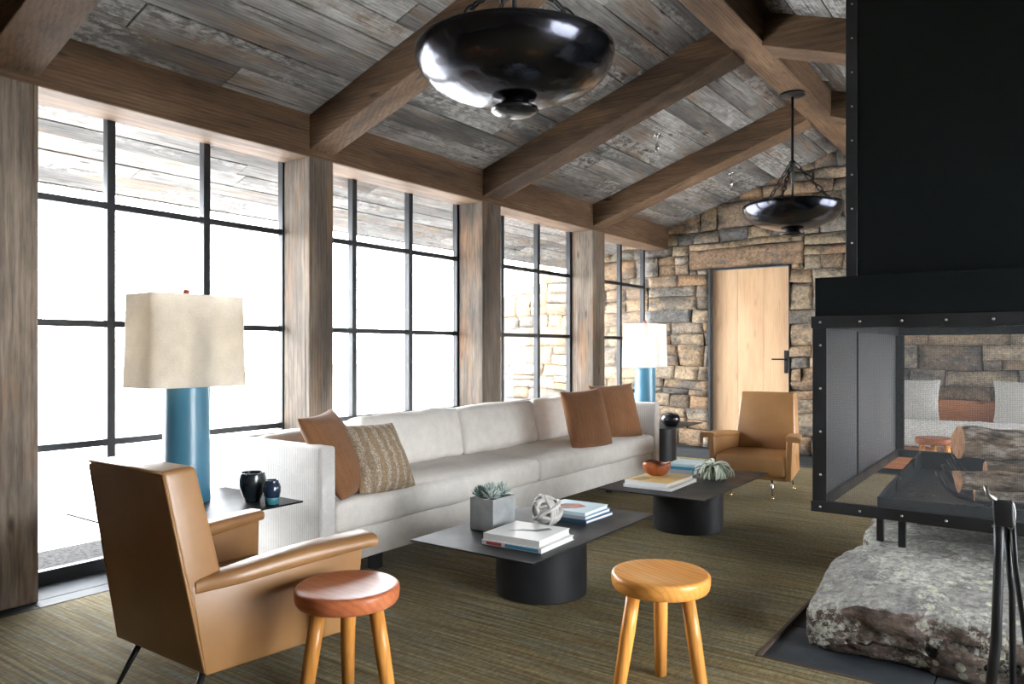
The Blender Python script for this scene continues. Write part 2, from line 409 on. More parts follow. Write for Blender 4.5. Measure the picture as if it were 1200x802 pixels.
def lathe(prof, n=40):
    vs, fs, rows = [], [], []
    for (r, z) in prof:
        if r < 1e-6: rows.append([len(vs)]); vs.append(V((0, 0, z)))
        else:
            rows.append(list(range(len(vs), len(vs) + n)))
            vs += [V((r * math.cos(2 * PI * i / n), r * math.sin(2 * PI * i / n), z)) for i in range(n)]
    for a, b_ in zip(rows, rows[1:]):
        for i in range(n):
            j = (i + 1) % n
            if len(a) == 1 and len(b_) == 1: continue
            if len(a) == 1: fs.append([a[0], b_[j], b_[i]])
            elif len(b_) == 1: fs.append([a[i], a[j], b_[0]])
            else: fs.append([a[i], a[j], b_[j], b_[i]])
    return vs, fs
def cylp(r, h, ch=.003): return [(0, 0), (r - ch, 0), (r, ch), (r, h - ch), (r - ch, h), (0, h)]
def tube(pts, rad, n=10, closed=False, flat=1.0):
    pts = [V(p) for p in pts]; m_ = len(pts)
    if not hasattr(rad, '__len__'): rad = [rad] * m_
    vs, fs = [], []; up = V((0, 0, 1)); prev = None
    for i, p in enumerate(pts):
        if closed: t = pts[(i + 1) % m_] - pts[i - 1]
        else: t = pts[min(i + 1, m_ - 1)] - pts[max(i - 1, 0)]
        t.normalize()
        if prev is None:
            a = t.cross(up)
            if a.length < .05: a = t.cross(V((0, 1, 0)))
        else: a = prev - t * prev.dot(t)
        a.normalize(); prev = a; b_ = t.cross(a)
        for k in range(n):
            an = 2 * PI * k / n; vs.append(p + a * math.cos(an) * rad[i] + b_ * math.sin(an) * rad[i] * flat)
    for i in range(m_ if closed else m_ - 1):
        for k in range(n):
            j = (i + 1) % m_; fs.append([i * n + k, i * n + (k + 1) % n, j * n + (k + 1) % n, j * n + k])
    if not closed:
        fs.append(list(range(n))[::-1]); fs.append([(m_ - 1) * n + k for k in range(n)])
    return vs, fs
def hexa(b4, t4):
    """eight corners: bottom ring then top ring, both counter-clockwise seen from above"""
    return [V(p) for p in b4 + t4], [[3, 2, 1, 0], [4, 5, 6, 7]] + [[i, (i + 1) % 4, 4 + (i + 1) % 4, 4 + i] for i in range(4)]
def bevelled(geo, r, seg=3):
    bm = bmesh.new(); bv = [bm.verts.new(p) for p in geo[0]]
    for f in geo[1]: bm.faces.new([bv[i] for i in f])
    bmesh.ops.bevel(bm, geom=bm.edges[:], offset=r, segments=seg, affect='EDGES', profile=.5)
    return bmdata(bm)

class MB:
    def __init__(s): s.v, s.f, s.gc, s.rn, s.mi, s.sm = [], [], [], [], [], []
    def add(s, geo, loc=(0, 0, 0), rot=None, rnd=None, mi=0, sm=False, axis=None, gseed=True):
        vs, fs = geo; b = len(s.v); loc = V(loc)
        R = (rot if isinstance(rot, Matrix) else Euler(rot).to_matrix()) if rot is not None else None
        rnd = random.random() if rnd is None else rnd
        if axis is None:
            ext = [max(p[i] for p in vs) - min(p[i] for p in vs) for i in range(3)]; axis = ext.index(max(ext))
        off = V((random.uniform(0, 60), random.uniform(0, 60), random.uniform(0, 60))) if gseed else V((0, 0, 0))
        for p in vs:
            q = V((p[axis], p[(axis + 1) % 3], p[(axis + 2) % 3])) + off
            s.gc.append(q); s.rn.append(rnd); s.v.append((R @ p if R else p) + loc)
        for f in fs: s.f.append([b + i for i in f]); s.mi.append(mi); s.sm.append(sm)
        return s
    def box(s, lo, hi, r=.004, **k):
        lo, hi = V(lo), V(hi); d = hi - lo
        return s.add(rbox(d.x, d.y, d.z, r), (lo + hi) / 2, **k)
    def build(s, name, m, parent=None, loc=(0, 0, 0)):
        me = bpy.data.meshes.new(name); me.from_pydata([tuple(p) for p in s.v], [], s.f)
        ms = m if isinstance(m, (list, tuple)) else [m]
        for x in ms: me.materials.append(x)
        me.polygons.foreach_set('material_index', s.mi); me.polygons.foreach_set('use_smooth', s.sm)
        a = me.attributes.new('gc', 'FLOAT_VECTOR', 'POINT'); a.data.foreach_set('vector', [c for p in s.gc for c in p])
        a = me.attributes.new('rnd', 'FLOAT', 'POINT'); a.data.foreach_set('value', s.rn)
        if me.validate(): print('INVALID MESH', name)
        me.update(); o = bpy.data.objects.new(name, me); C.objects.link(o); o.location = loc
        if parent: o.parent = parent
        return o
def one(name, geo, m, parent=None, loc=(0, 0, 0), rot=None, sm=True, **k):
    return MB().add(geo, loc if parent else (0, 0, 0), rot, sm=sm, **k).build(name, m, parent, (0, 0, 0) if parent else loc)
def auto_smooth(o, ang=40):
    md = o.modifiers.new('edges', 'EDGE_SPLIT'); md.split_angle = math.radians(ang); return o
def tag(o, label, cat, group=None, kind=None):
    o['label'] = label; o['category'] = cat
    if group: o['group'] = group
    if kind: o['kind'] = kind
    return o
def thing(name, label, cat, loc=(0, 0, 0), rz=0, group=None):
    o = bpy.data.objects.new(name, None); C.objects.link(o); o.location = loc; o.rotation_euler = (0, 0, rz)
    return tag(o, label, cat, group)
def struct(o, label=None):
    o['kind'] = 'structure'
    if label: o['label'] = label
    return o
def copy_tree(o, parent=None):
    c = o.copy(); C.objects.link(c)
    if parent: c.parent = parent
    for ch in list(o.children): copy_tree(ch, c)
    return c
def dup(root, label, loc, rz=0):
    c = copy_tree(root); c.location = loc; c.rotation_euler = (0, 0, rz); c['label'] = label
    return c

# ------------------------------------------------------------------ camera
cam = bpy.data.cameras.new('camera'); co = bpy.data.objects.new('camera', cam); C.objects.link(co)
co.location = (0, 0, 1.2); co.rotation_euler = (PI / 2, 0, math.atan(635 / 890))
cam.sensor_width = 36; cam.lens = 36 * 890 / 1200; cam.shift_y = 9 / 1200; cam.clip_start = .05
bpy.context.scene.camera = co

# ------------------------------------------------------------------ the room
XF, YW = -3.92, 8.87            # room-side face of the posts; face of the far stone wall
RX, XR, YN = -1.68, 2.2, -2.6   # ridge, right wall, wall behind the camera
SL = .34
def roof(x): return 2.72 + SL * (x - XF) if x <= RX else 2.72 + SL * (2 * RX - x - XF)
ang = math.atan(SL)

# floor: slate tiles on a grout bed
mb = MB(); mb.box((-4.225, YN, -.2), (XR, YW + .3, -.004), r=0, mi=1)
y = YN; k = 0
while y < YW + .2:
    x = -4.25 + (.3 if k % 2 else 0) - .6
    while x < XR:
        x0, x1 = max(x, -4.225) + .002, min(x + .6, XR) - .002
        if x1 - x0 > .03: mb.box((x0, y + .002, -.03), (x1, min(y + .6, YW + .25) - .002, 0), r=.002)
        x += .6
    y += .6; k += 1
struct(mb.build('floor', [M['slate'], M['grout']]))

# the sloping board ceilings (the left one runs on outside as the soffit)
def boards(x0, x1, side):
    mb = MB(); ca, sa = math.cos(ang), math.sin(ang)
    s = 0.0; total = abs(x1 - x0) / ca
    while s < total:
        w = random.choice([.14, .17, .19, .21, .24]); y = YN + random.uniform(-1.5, 0)
        w = min(w, total - s + .02)
        while y < YW + .05:
            ln = random.uniform(1.2, 3.4); ya, yb = max(y, YN), min(y + ln, YW + .05)
            if yb - ya > .02:
                c = s + w / 2; x = x1 - side * c * ca
                z = roof(x) + .012 + random.uniform(-.004, .004)
                mb.add(rbox(w - .004, yb - ya - .004, .024, .003, 1), (x, (ya + yb) / 2, z), (0, -side * ang, 0), axis=1)
            y += ln
        s += w
    xm = (x0 + x1) / 2
    mb.add(rbox(total + .03, YW + .3 - YN, .12, 0), (xm, (YN + YW + .3) / 2, roof(xm) + .095), (0, -side * ang, 0), rnd=.1)
    return mb
struct(boards(-5.25, RX, 1).build('ceiling', M['ceil']))
struct(boards(XR + .3, RX, -1).build('ceiling', M['ceil']))

trim_i = [0]
def trim(mb, m, label):
    trim_i[0] += 1
    return struct(mb.build('trim_%d' % trim_i[0], m), label)
# posts
posts = [(-.45, -.22), (1.39, 1.63), (3.24, 3.44), (5.07, 5.33), (6.955, 7.21)]
lab = ['beside the camera', 'at the near end of the windows', 'between the first and second windows', 'between the second and third windows', 'between the third and fourth windows']
for (a, b_), l in zip(posts, lab):
    trim(MB().box((-4.18, a, 0), (XF, b_, 2.455), r=.008, axis=2), M['post'], 'weathered timber post ' + l)
# wall plate beam
trim(MB().box((-4.2, YN, 2.45), (XF, YW, 2.80), r=.008, axis=1), M['beam'], 'long brown timber beam above the windows')
# rafters, left and right, and ridge beam
def rafter(ya, yb, x0, x1):
    dz = .225
    z0, z1 = roof(x0), roof(x1)
    if x0 > x1: x0, x1, z0, z1 = x1, x0, z1, z0
    return MB().add(bevelled(hexa([(x0, ya, z0 - dz), (x1, ya, z1 - dz), (x1, yb, z1 - dz), (x0, yb, z0 - dz)],
                                  [(x0, ya, z0 + .005), (x1, ya, z1 + .005), (x1, yb, z1 + .005), (x0, yb, z0 + .005)]), .006, 2), axis=0)
for (a, b_), l in zip(posts, lab):
    trim(rafter(a, b_, XF - .01, RX - .1), M['beam'], 'brown rafter over the post ' + l)
    trim(rafter(a, b_, RX + .1, XR), M['beam'], 'brown rafter on the fireplace side in line with the post ' + l)
trim(MB().box((RX - .11, YN, 3.245), (RX + .11, YW, 3.47), r=.008, axis=1), M['beam'], 'brown ridge beam along the peak of the ceiling')

# stone wall at the far end
def stones(rects_ex, X0, X1, Z1, keep, seed, yface):
    rng = random.Random(seed); out = []
    def cut(r, ex):
        if not ex: out.append(r); return
        e = ex[0]; x0, z0, x1, z1 = r
        if x1 <= e[0] or x0 >= e[2] or z1 <= e[1] or z0 >= e[3]: cut(r, ex[1:]); return
        for q in ((x0, z0, e[0], z1), (e[2], z0, x1, z1), (max(x0, e[0]), z0, min(x1, e[2]), e[1]), (max(x0, e[0]), e[3], min(x1, e[2]), z1)):
            if q[2] - q[0] > .03 and q[3] - q[1] > .03: cut(q, ex[1:])
    z = 0
    while z < Z1:
        h = rng.choice([.11, .14, .16, .19, .22, .26, .3]); x = X0 - rng.uniform(0, .3)
        while x < X1:
            w = rng.uniform(.16, .34) if rng.random() < .45 else rng.uniform(.3, .75)
            q = (max(x, X0), z, min(x + w, X1), z + h)
            if q[2] - q[0] > .04:
                if h > .18 and rng.random() < .5:
                    t = rng.uniform(.38, .62) * h
                    if w > .45 and rng.random() < .5:
                        s_ = rng.uniform(.35, .65) * w
                        cut((q[0], z, min(x + s_, X1), z + t), rects_ex); cut((min(x + s_, X1), z, q[2], z + t), rects_ex) if x + s_ < X1 - .04 else None
                    else: cut((q[0], z, q[2], z + t), rects_ex)
                    cut((q[0], z + t, q[2], z + h), rects_ex)
                else: cut(q, rects_ex)
            x += w
        z += h
    return [r for r in out if keep(r)]
def stone_geo(r, yface, rng, amp=.022, warp=True):
    x0, z0, x1, z1 = r; gp = .0015
    nx = max(4, int((x1 - x0) / .045)); nz = max(4, int((z1 - z0) / .04))
    dep = rng.uniform(-.008, .022); tx, tz = rng.uniform(-.03, .03), rng.uniform(-.05, .05)
    sd = V((rng.uniform(0, 90), 0, rng.uniform(0, 90)))
    cj = [(rng.uniform(-.005, .005), rng.uniform(-.006, .006)) for _ in range(4)]
    vs, fs = [], []
    for i in range(nx + 1):
        for j in range(nz + 1):
            u, v = i / nx, j / nz
            us = .5 - .5 * math.cos(PI * u); vv = .5 - .5 * math.cos(PI * v); us = .62 * us + .38 * u; vv = .62 * vv + .38 * v
            x = x0 + gp + (x1 - x0 - 2 * gp) * us; z = z0 + gp + (z1 - z0 - 2 * gp) * vv
            jx = (cj[0][0] * (1 - u) + cj[1][0] * u) * (1 - v) + (cj[2][0] * (1 - u) + cj[3][0] * u) * v
            jz = (cj[0][1] * (1 - u) + cj[1][1] * u) * (1 - v) + (cj[2][1] * (1 - u) + cj[3][1] * u) * v
            P = V((x, 0, z))
            if warp:
                z += .05 * noise.noise(V((x * .9, 3, z * .9))) + .012 * noise.noise(V((x * 5, 7, z * 5)))
                x += .02 * noise.noise(V((x * 4, 13, z * 2)))
            ed = min(u * (x1 - x0), (1 - u) * (x1 - x0), v * (z1 - z0), (1 - v) * (z1 - z0))
            rd = max(0, 1 - ed / .01); rd = .03 * rd * rd
            y = yface - dep - tx * (u - .5) - tz * (v - .5) - amp * noise.noise(P * 6 + sd) - .5 * amp * noise.noise(P * 17 + sd) + rd
            vs.append(V((x + jx, y, z + jz)))
    for i in range(nx):
        for j in range(nz):
            a = i * (nz + 1) + j; fs.append([a, a + nz + 1, a + nz + 2, a + 1])
    return vs, fs
DX0, DX1, DZ = -3.374, -2.46, 2.155
LINT = (-3.66, DZ + .02, -2.29, 2.42)
ex = [(DX0 - .03, -1, DX1 + .01, DZ + .02), LINT]
rng = random.Random(11)
mb = MB()
def keep(r):
    xc = (r[0] + r[2]) / 2; top = roof(xc)
    return r[1] < top + .05
for r in stones(ex, -7.0, XR, 3.6, keep, 5, YW):
    mb.add(stone_geo(r, YW, rng), axis=0, rnd=rng.random(), sm=True)
mb.add(stone_geo(LINT, YW - .015, rng, .02, False), axis=0, rnd=.99, sm=True)
# mortar bed: gable outline with the doorway left open
yb0, yb1 = YW + .06, YW + .3
def slab(x0, x1, za, zb):
    zt0, zt1 = (zb, zb) if zb else (min(roof(x0), 9) + .04, roof(x1) + .04)
    mb.add(hexa([(x0, yb0, za), (x1, yb0, za), (x1, yb1, za), (x0, yb1, za)], [(x0, yb0, zt0), (x1, yb0, zt1), (x1, yb1, zt1), (x0, yb1, zt0)]), mi=1)
slab(-7, DX0 - .03, 0, None); slab(DX0 - .03, DX1 + .01, DZ + .02, None); slab(DX1 + .01, RX, 0, None); slab(RX, XR, 0, None)
o = mb.build('wall_far', [M['stone'], M['mortar']]); struct(o)

# door with its dark jamb and lever handle
mb = MB(); n = 3; ws = [.305, .31, .299]; x = DX0
for w in ws:
    mb.box((x + .001, YW + .06, .01), (x + w - .001, YW + .105, DZ), r=.002, axis=2, rnd=random.uniform(.5, .75)); x += w
d = struct(mb.build('door_1', M['oak']), 'pale oak plank door in the stone wall')
mb = MB()
mb.box((DX0 - .03, YW - .02, 0), (DX0 - .002, YW + .2, DZ + .018), r=.001); mb.box((DX1 + .0, YW + .0, 0), (DX1 + .01, YW + .2, DZ + .018), r=.001)
mb.box((DX0 - .03, YW - .01, DZ + .003), (DX1 + .01, YW + .2, DZ + .02), r=.001)
mb.build('door_frame', M['frame'], d)
mb = MB().box((DX1 - .062, YW + .045, .93), (DX1 - .022, YW + .06, 1.19), r=.002)
mb.add(tube([(DX1 - .042, YW + .05, 1.09), (DX1 - .042, YW + .0, 1.09)], .01, 10)); mb.add(tube([(DX1 - .042, YW + .002, 1.09), (DX1 - .19, YW + .002, 1.09)], .008, 10))
mb.build('handle', M['blackleg'], d)

# steel windows
def window(n, ys, x0=-4.235, x1=-4.185, zs=(.0, .696, 1.34, 1.984, 2.628), xg=None):
    mb = MB(); w = .022
    zb = [zs[0] + .035] + list(zs[1:])
    for i, yy in enumerate(ys): mb.box((x0, yy - w, 0), (x1, yy + w, zs[-1]), r=.003)
    for z in zb:
        hh = .035 if z == zb[0] else .018
        mb.box((x0 + .004, ys[0], z - hh), (x1 - .004, ys[-1], z + hh), r=.003)
    wdw = struct(mb.build('window_%d' % n, M['frame']))
    g_ = MB().box(((x0 + x1) / 2 - .003, ys[0], .02), ((x0 + x1) / 2 + .003, ys[-1], zs[-1]), r=0)
    g_.build('pane', M['glass'], wdw)
window(1, (1.53, 2.105, 2.68, 3.255)); window(2, (3.3, 3.876, 4.476, 5.075)); window(3, (5.12, 5.72, 6.33, 6.95)); window(4, (6.995, 7.5, 8.1, 8.73))

# a glazed wall on the right, out of the picture, and openings behind the camera
for i, (a, b_) in enumerate([(1.3, 3.4), (5.3, 7.0), (7.2, 8.7)]):
    q = (b_ - a) / 3
    window(5 + i, (a, a + q, a + 2 * q, b_), XR - .03, XR + .02, (.0, .7, 1.4, 2.0))
mb = MB()
for a, b_ in ((YN, 1.28), (3.42, 5.28), (7.02, 7.18), (8.72, YW + .2)): mb.box((XR, a, 0), (XR + .2, b_, 2.15), r=0)
mb.box((XR, YN, 2.02), (XR + .2, YW + .2, 2.3), r=0)
struct(mb.build('wall_right', M['plaster']))
struct(MB().box((-4.3, YN, 0), (-4.1, 1.39, 2.5), r=0).build('wall_left', M['plaster']))
mb = MB()
def nslab(x0, x1, za, zb=None):
    a, b_ = (zb, zb) if zb else (roof(x0), roof(x1))
    mb.add(hexa([(x0, YN - .2, za), (x1, YN - .2, za), (x1, YN, za), (x0, YN, za)], [(x0, YN - .2, a), (x1, YN - .2, b_), (x1, YN, b_), (x0, YN, a)]))
nslab(-4.3, RX, 0); nslab(RX, XR + .2, 0)
struct(mb.build('wall_near', M['plaster']))
# outside
o = MB().box((-14, -8, -.25), (-5.1, YW + .3, -.06), r=0).build('terrace', M['terrace']); struct(o)
o = MB().box((-5.1, -8, -.25), (-4.226, YW + .3, -.05), r=0).build('gravel_strip', M['gravel']); struct(o)
struct(MB().box((-60, -60, -.5), (60, 60, -.26), r=0).build('ground', M['earth']))

# ------------------------------------------------------------------ rug
mb = MB(); HX, HY = -.94, 2.95      # the hearth cut-out's corner
mb.box((-3.79, -1.6, .001), (HX, 7.95, .012), r=.003); mb.box((HX, -1.6, .001), (1.6, HY, .012), r=.003); mb.box((HX, 5.6, .001), (1.6, 7.95, .012), r=.003)
rug = thing('rug', 'olive brown woven rug covering most of the slate floor', 'rug')
mb.build('pile', M['rug'], rug)
mb = MB()
for lo, hi in (((HX - .004, HY - .004, 0.001), (HX + .012, 5.6, .016)), ((HX, HY - .006, .001), (1.6, HY + .008, .016)), ((-3.8, -1.6, .001), (-3.788, 7.95, .014)), ((-3.8, 7.945, .001), (1.6, 7.957, .014))):
    mb.box(lo, hi, r=.003)
mb.build('binding', M['rugedge'], rug)

# ------------------------------------------------------------------ sofa
SX0, SX1, SY0, SY1 = -3.78, -2.92, 2.48, 6.41
sofa = thing('sofa', 'long off-white linen sofa under the windows', 'sofa', ((SX0 + SX1) / 2, (SY0 + SY1) / 2, 0))
cx, cy = sofa.location.x, sofa.location.y
D, W = SX1 - SX0, SY1 - SY0
def P(name, geo, m, loc, rot=None, **k): return one(name, geo, m, sofa, loc, rot, **k)
for s in (-1, 1):
    P('arm', softbox(D, .1, .64, .016, (0, .006, 0), .002, s), M['sofarib'], (0, s * (W / 2 - .05), .4))
P('base', softbox(D - .04, W - .2, .17, .012), M['sofa'], (-.012, 0, .187))
P('back', softbox(.13, W - .2, .62, .02, (.004, 0, 0), .002, 3), M['sofa'], (-D / 2 + .065, 0, .41))
for i in (0, 1):
    P('seat_cushion', softbox(.72, (W - .2) / 2 - .006, .165, .04, (.012, .004, .022), .006, 5 + i, 26), M['cushion'], (.07 - .0, (-1 if i == 0 else 1) * (W - .2) / 4, .352))
yb_ = [2.59, 3.29, 4.24, 5.2, 6.3]
for i in range(4):
    a, b_ = yb_[i], yb_[i + 1]
    hh = .31 if i == 0 else .345
    P('back_cushion', softbox(.19, b_ - a - .008, hh, .04, (.055, .004, .012), .012, 11 + i * 3, 28), M['cushion'], (-.2 - (.03 if i == 0 else 0), (a + b_) / 2 - cy, .43 + hh / 2 - (.02 if i == 0 else 0)), (0, -.2, 0))
for sx in (-1, 1):
    for yy in (-1.51, .0, 1.18):
        MB().box((sx * .34 - .03, yy - .03, .0125), (sx * .34 + .03, yy + .03, .11), r=.004).build('leg', M['blackleg'], sofa)

# throw pillows
def throw(name, label, m, w, h, t, loc, tang, lean, seed, roll=0, group=None):
    """tang: horizontal direction of the pillow's width (x,y); lean: backward tilt"""
    tx = V((tang[0], tang[1], 0)).normalized(); nrm = V((tx.y, -tx.x, 0))      # faces the room
    up = (V((0, 0, 1)) * math.cos(lean) - nrm * math.sin(lean)).normalized(); n2 = tx.cross(up)
    if roll: tx, up = (tx * math.cos(roll) + up * math.sin(roll)), (up * math.cos(roll) - tx * math.sin(roll))
    R = Matrix((tx, -n2, up)).transposed()
    o = one(name, pillow(w, h, t, seed), m); o.matrix_world = Matrix.Translation(loc) @ R.to_4x4()
    return tag(o, label, 'pillow', group)
throw('throw_pillow', 'rust brown throw pillow leaning by the sofa arm nearest the side table with two vases', M['rust'], .43, .47, .17, (-3.11, 2.745, .655), (-.42, .9), .5, 1, .05)
throw('throw_pillow', 'beige patterned throw pillow with pale dotted bands on the sofa', M['pattern'], .4, .4, .2, (-3.05, 2.985, .61), (.05, 1), .55, 2, -.03)
throw('throw_pillow', 'rust brown pillow standing in front at the far end of the sofa', M['rust'], .47, .47, .19, (-3.03, 5.27, .655), (.22, 1), .27, 3, .04)
throw('throw_pillow', 'rust brown pillow behind another, against the far sofa arm', M['rust'], .48, .48, .19, (-3.13, 5.95, .665), (.45, 1), .3, 4, .03)

# ------------------------------------------------------------------ armchairs
def make_chair(label):
    t = thing('armchair', label, 'armchair', (-2.42, 1.37, 0), 0, 'tan leather armchairs')
    lm = M['leather']
    # back: a tapered slab leaning backwards
    def tw(z): return .268 - (z - .18) * .058
    geo = bevelled(hexa([(-.267, 0, .18), (.267, 0, .18), (.262, .14, .2), (-.262, .14, .2)], [(-.228, -.118, .83), (.228, -.118, .83), (.222, .0, .835), (-.222, .0, .835)]), .016, 4)
    o = one('back', geo, lm, t); auto_smooth(o, 60)
    mb = MB()
    for s in (-1, 1):
        mb.add(tube([(s * .263, .003, .19), (s * .245, -.055, .5), (s * .226, -.112, .815)], .0045, 6), sm=True)
    mb.add(tube([(-.22, -.116, .826), (0, -.118, .827), (.22, -.116, .826)], .0045, 6), sm=True)
    mb.build('piping', M['piping'], t)
    # seat
    o = one('seat', softbox(.56, .5, .17, .035, (.0, .01, .02), .003, 4, 16), lm, t, (0, .345, .272))
    for s in (-1, 1):
        b4 = [(s * .225, .02, .18), (s * .27, .0, .18), (s * .318, .585, .17), (s * .27, .585, .17)]
        t4 = [(s * .205, -.02, .47), (s * .248, -.04, .47), (s * .336, .605, .5), (s * .285, .605, .5)]
        if s < 0: b4, t4 = b4[::-1], t4[::-1]
        o = one('side_panel', bevelled(hexa(b4, t4), .009, 3), lm, t); auto_smooth(o, 50)
        # arm pad: sweeps from narrow at the back to a wide outward flare in front
        pts, n = [], 14
        vs, fs = [], []
        for i in range(n + 1):
            f = i / n; y = -.022 + .642 * f
            xi = .2 + .075 * f; e_ = min(1, f / .22); xo = .256 + .03 * e_ * e_ * (3 - 2 * e_) + .112 * f; z = .458 + .046 * f + .01 * math.sin(PI * f); h = .036 + .01 * math.sin(PI * f)
            for k in range(14):
                a = 2 * PI * k / 14; ca, sa = math.cos(a), math.sin(a)
                px = (xi + xo) / 2 + (xo - xi) / 2 * math.copysign(abs(ca) ** .5, ca)
                pz = z + h * .62 * math.copysign(abs(sa) ** .6, sa) - .012 * max(0, ca) * f
                vs.append(V((s * px, y, pz)))
        for i in range(n):
            for k in range(14):
                q = [i * 14 + k, i * 14 + (k + 1) % 14, (i + 1) * 14 + (k + 1) % 14, (i + 1) * 14 + k]
                fs.append(q if s < 0 else q[::-1])
        c0 = list(range(14)); c1 = [n * 14 + k for k in range(14)]
        fs += [c0 if s > 0 else c0[::-1], c1[::-1] if s > 0 else c1]
        o = one('arm_pad', (vs, fs), lm, t); auto_smooth(o, 60)
    o = one('seat_base', bevelled(hexa([(-.25, .03, .175), (.25, .03, .175), (.285, .57, .165), (-.285, .57, .165)], [(-.25, .03, .24), (.25, .03, .24), (.285, .57, .24), (-.285, .57, .24)]), .008, 2), lm, t)
    return t
def chair_legs(t, leg_m, foot_m, z0=.0125):
    for sx in (-1, 1):
        for (ty, fy, tx_, fx) in ((.05, -.03, .19, .22), (.5, .53, .15, .165)):
            lg = one('leg', tube([(sx * tx_, ty, .185), (sx * fx, fy, z0 + .012)], [.013, .006], 10), leg_m, t)
            one('foot_cap', lathe([(0, z0), (.011, z0), (.012, z0 + .004), (.007, z0 + .014), (0, z0 + .014)], 12), foot_m, lg, (sx * fx, fy, 0))
ch = make_chair('tan leather armchair seen from behind in front of the white lamp table')
ch2 = dup(ch, 'tan leather armchair facing the room before the oak door', (-2.02, 6.63, 0), PI + math.radians(4))
chair_legs(ch, M['blackleg'], M['blackleg']); chair_legs(ch2, M['chrome'], M['brass'])

# ------------------------------------------------------------------ steel tables
def coffee(label, x0, x1, y0, y1, top, R, name='coffee_table', cat='coffee table', group=None):
    t = thing(name, label, cat, ((x0 + x1) / 2, (y0 + y1) / 2, 0), 0, group)
    MB().add(rbox(x1 - x0, y1 - y0, .008, .002), (0, 0, top - .004)).build('tabletop', M['table'], t)
    o = one('pedestal', lathe(cylp(R, top - .0205, .004), 64), M['table'], t, (0, 0, .0125)); auto_smooth(o, 40)
    return t
coffee('black steel coffee table nearest the camera with a concrete planter on it', -2.4, -1.72, 2.56, 3.71, .33, .225, group='black steel coffee tables')
coffee('black steel coffee table farther away with an air plant on it', -2.34, -1.64, 4.2, 5.42, .33, .23, group='black steel coffee tables')
ST = .47
coffee('black steel side table beside the near sofa arm under the cream lamp', -3.58, -2.95, 1.6, 2.4, ST, .19, 'side_table', 'side table', 'black steel side tables')
coffee('black steel side table past the far sofa arm under the white lamp', -3.5, -2.87, 6.52, 7.32, ST, .19, 'side_table', 'side table', 'black steel side tables')

# ------------------------------------------------------------------ table lamps
M['bulb'] = plain('frosted_bulb', (.85, .84, .8), .4)
def lamp(label, loc, shade_m, watts, a=.146, b_=.25):
    t = thing('table_lamp', label, 'lamp', loc, 0, 'blue ceramic table lamps')
    h0, h1 = 1.024 - ST, 1.458 - ST
    o = one('lamp_base', lathe([(0, 0), (.104, 0), (.108, .004), (.107, .1), (.101, h0 + .03), (.098, h0 + .05), (.03, h0 + .055), (0, h0 + .055)], 48), M['teal'], t); auto_smooth(o, 50)
    one('lamp_stem', lathe([(0, h0), (.012, h0), (.012, h1 + .012), (0, h1 + .012)], 16), M['brass'], t)
    def ring(a, b_, r, z, n=6):
        out = []
        for (sx, sy, a0) in ((1, 1, 0), (-1, 1, 90), (-1, -1, 180), (1, -1, 270)):
            for k in range(n + 1):
                an = math.radians(a0 + 90 * k / n); out.append(V((sx * (a - r) + r * math.cos(an), sy * (b_ - r) + r * math.sin(an), z)))
        return out
    rows = [ring(a, b_, .045, h0), ring(a * .97, b_ * .97, .045, h0 + .22), ring(a * .955, b_ * .955, .045, h1), ring(a * .955 - .004, b_ * .955 - .004, .042, h1), ring(a - .004, b_ - .004, .042, h0)]
    m_ = len(rows[0]); vs = [p for r in rows for p in r]; fs = []
    for i in range(len(rows)):
        j = (i + 1) % len(rows)
        for k in range(m_): fs.append([i * m_ + k, i * m_ + (k + 1) % m_, j * m_ + (k + 1) % m_, j * m_ + k])
    o = one('lamp_shade', (vs, fs), shade_m, t); auto_smooth(o, 50)
    one('bulb', lathe([(0, h0 + .13), (.014, h0 + .13), (.016, h0 + .15), (.03, h0 + .19), (.03, h0 + .21), (.02, h0 + .235), (0, h0 + .245)], 20), M['bulb'], t, (.035, 0, 0))
    pl_ = bpy.data.lights.new('shade_fill_light', 'POINT'); pl_.energy = watts; pl_.shadow_soft_size = .03; pl_.color = (1, .95, .88)  # fill light added inside to brighten the shade
    po = bpy.data.objects.new('shade_fill_light', pl_); C.objects.link(po); po.parent = t; po.location = (-.035, 0, h0 + .2)
    # the wires that carry the shade
    mb = MB(); ze = h1 - .01
    for d_ in ((a * .95, 0), (-a * .95, 0), (0, b_ * .95), (0, -b_ * .95)): mb.add(tube([(0, 0, ze), (d_[0], d_[1], ze)], .002, 6), sm=True)
    mb.build('shade_spider', M['brass'], t)
    one('finial', lathe([(0, h1 + .008), (.013, h1 + .008), (.015, h1 + .012), (.015, h1 + .026), (.013, h1 + .03), (0, h1 + .03)], 20), M['copper'], t)
    return t
lamp('blue table lamp with cream shade behind the nearest armchair', (-3.39, 2.06, ST), M['shade'], 1.4)
lamp('blue table lamp with white shade at the far end of the sofa', (-3.34, 6.98, ST), M['whiteshade'], 3.0)

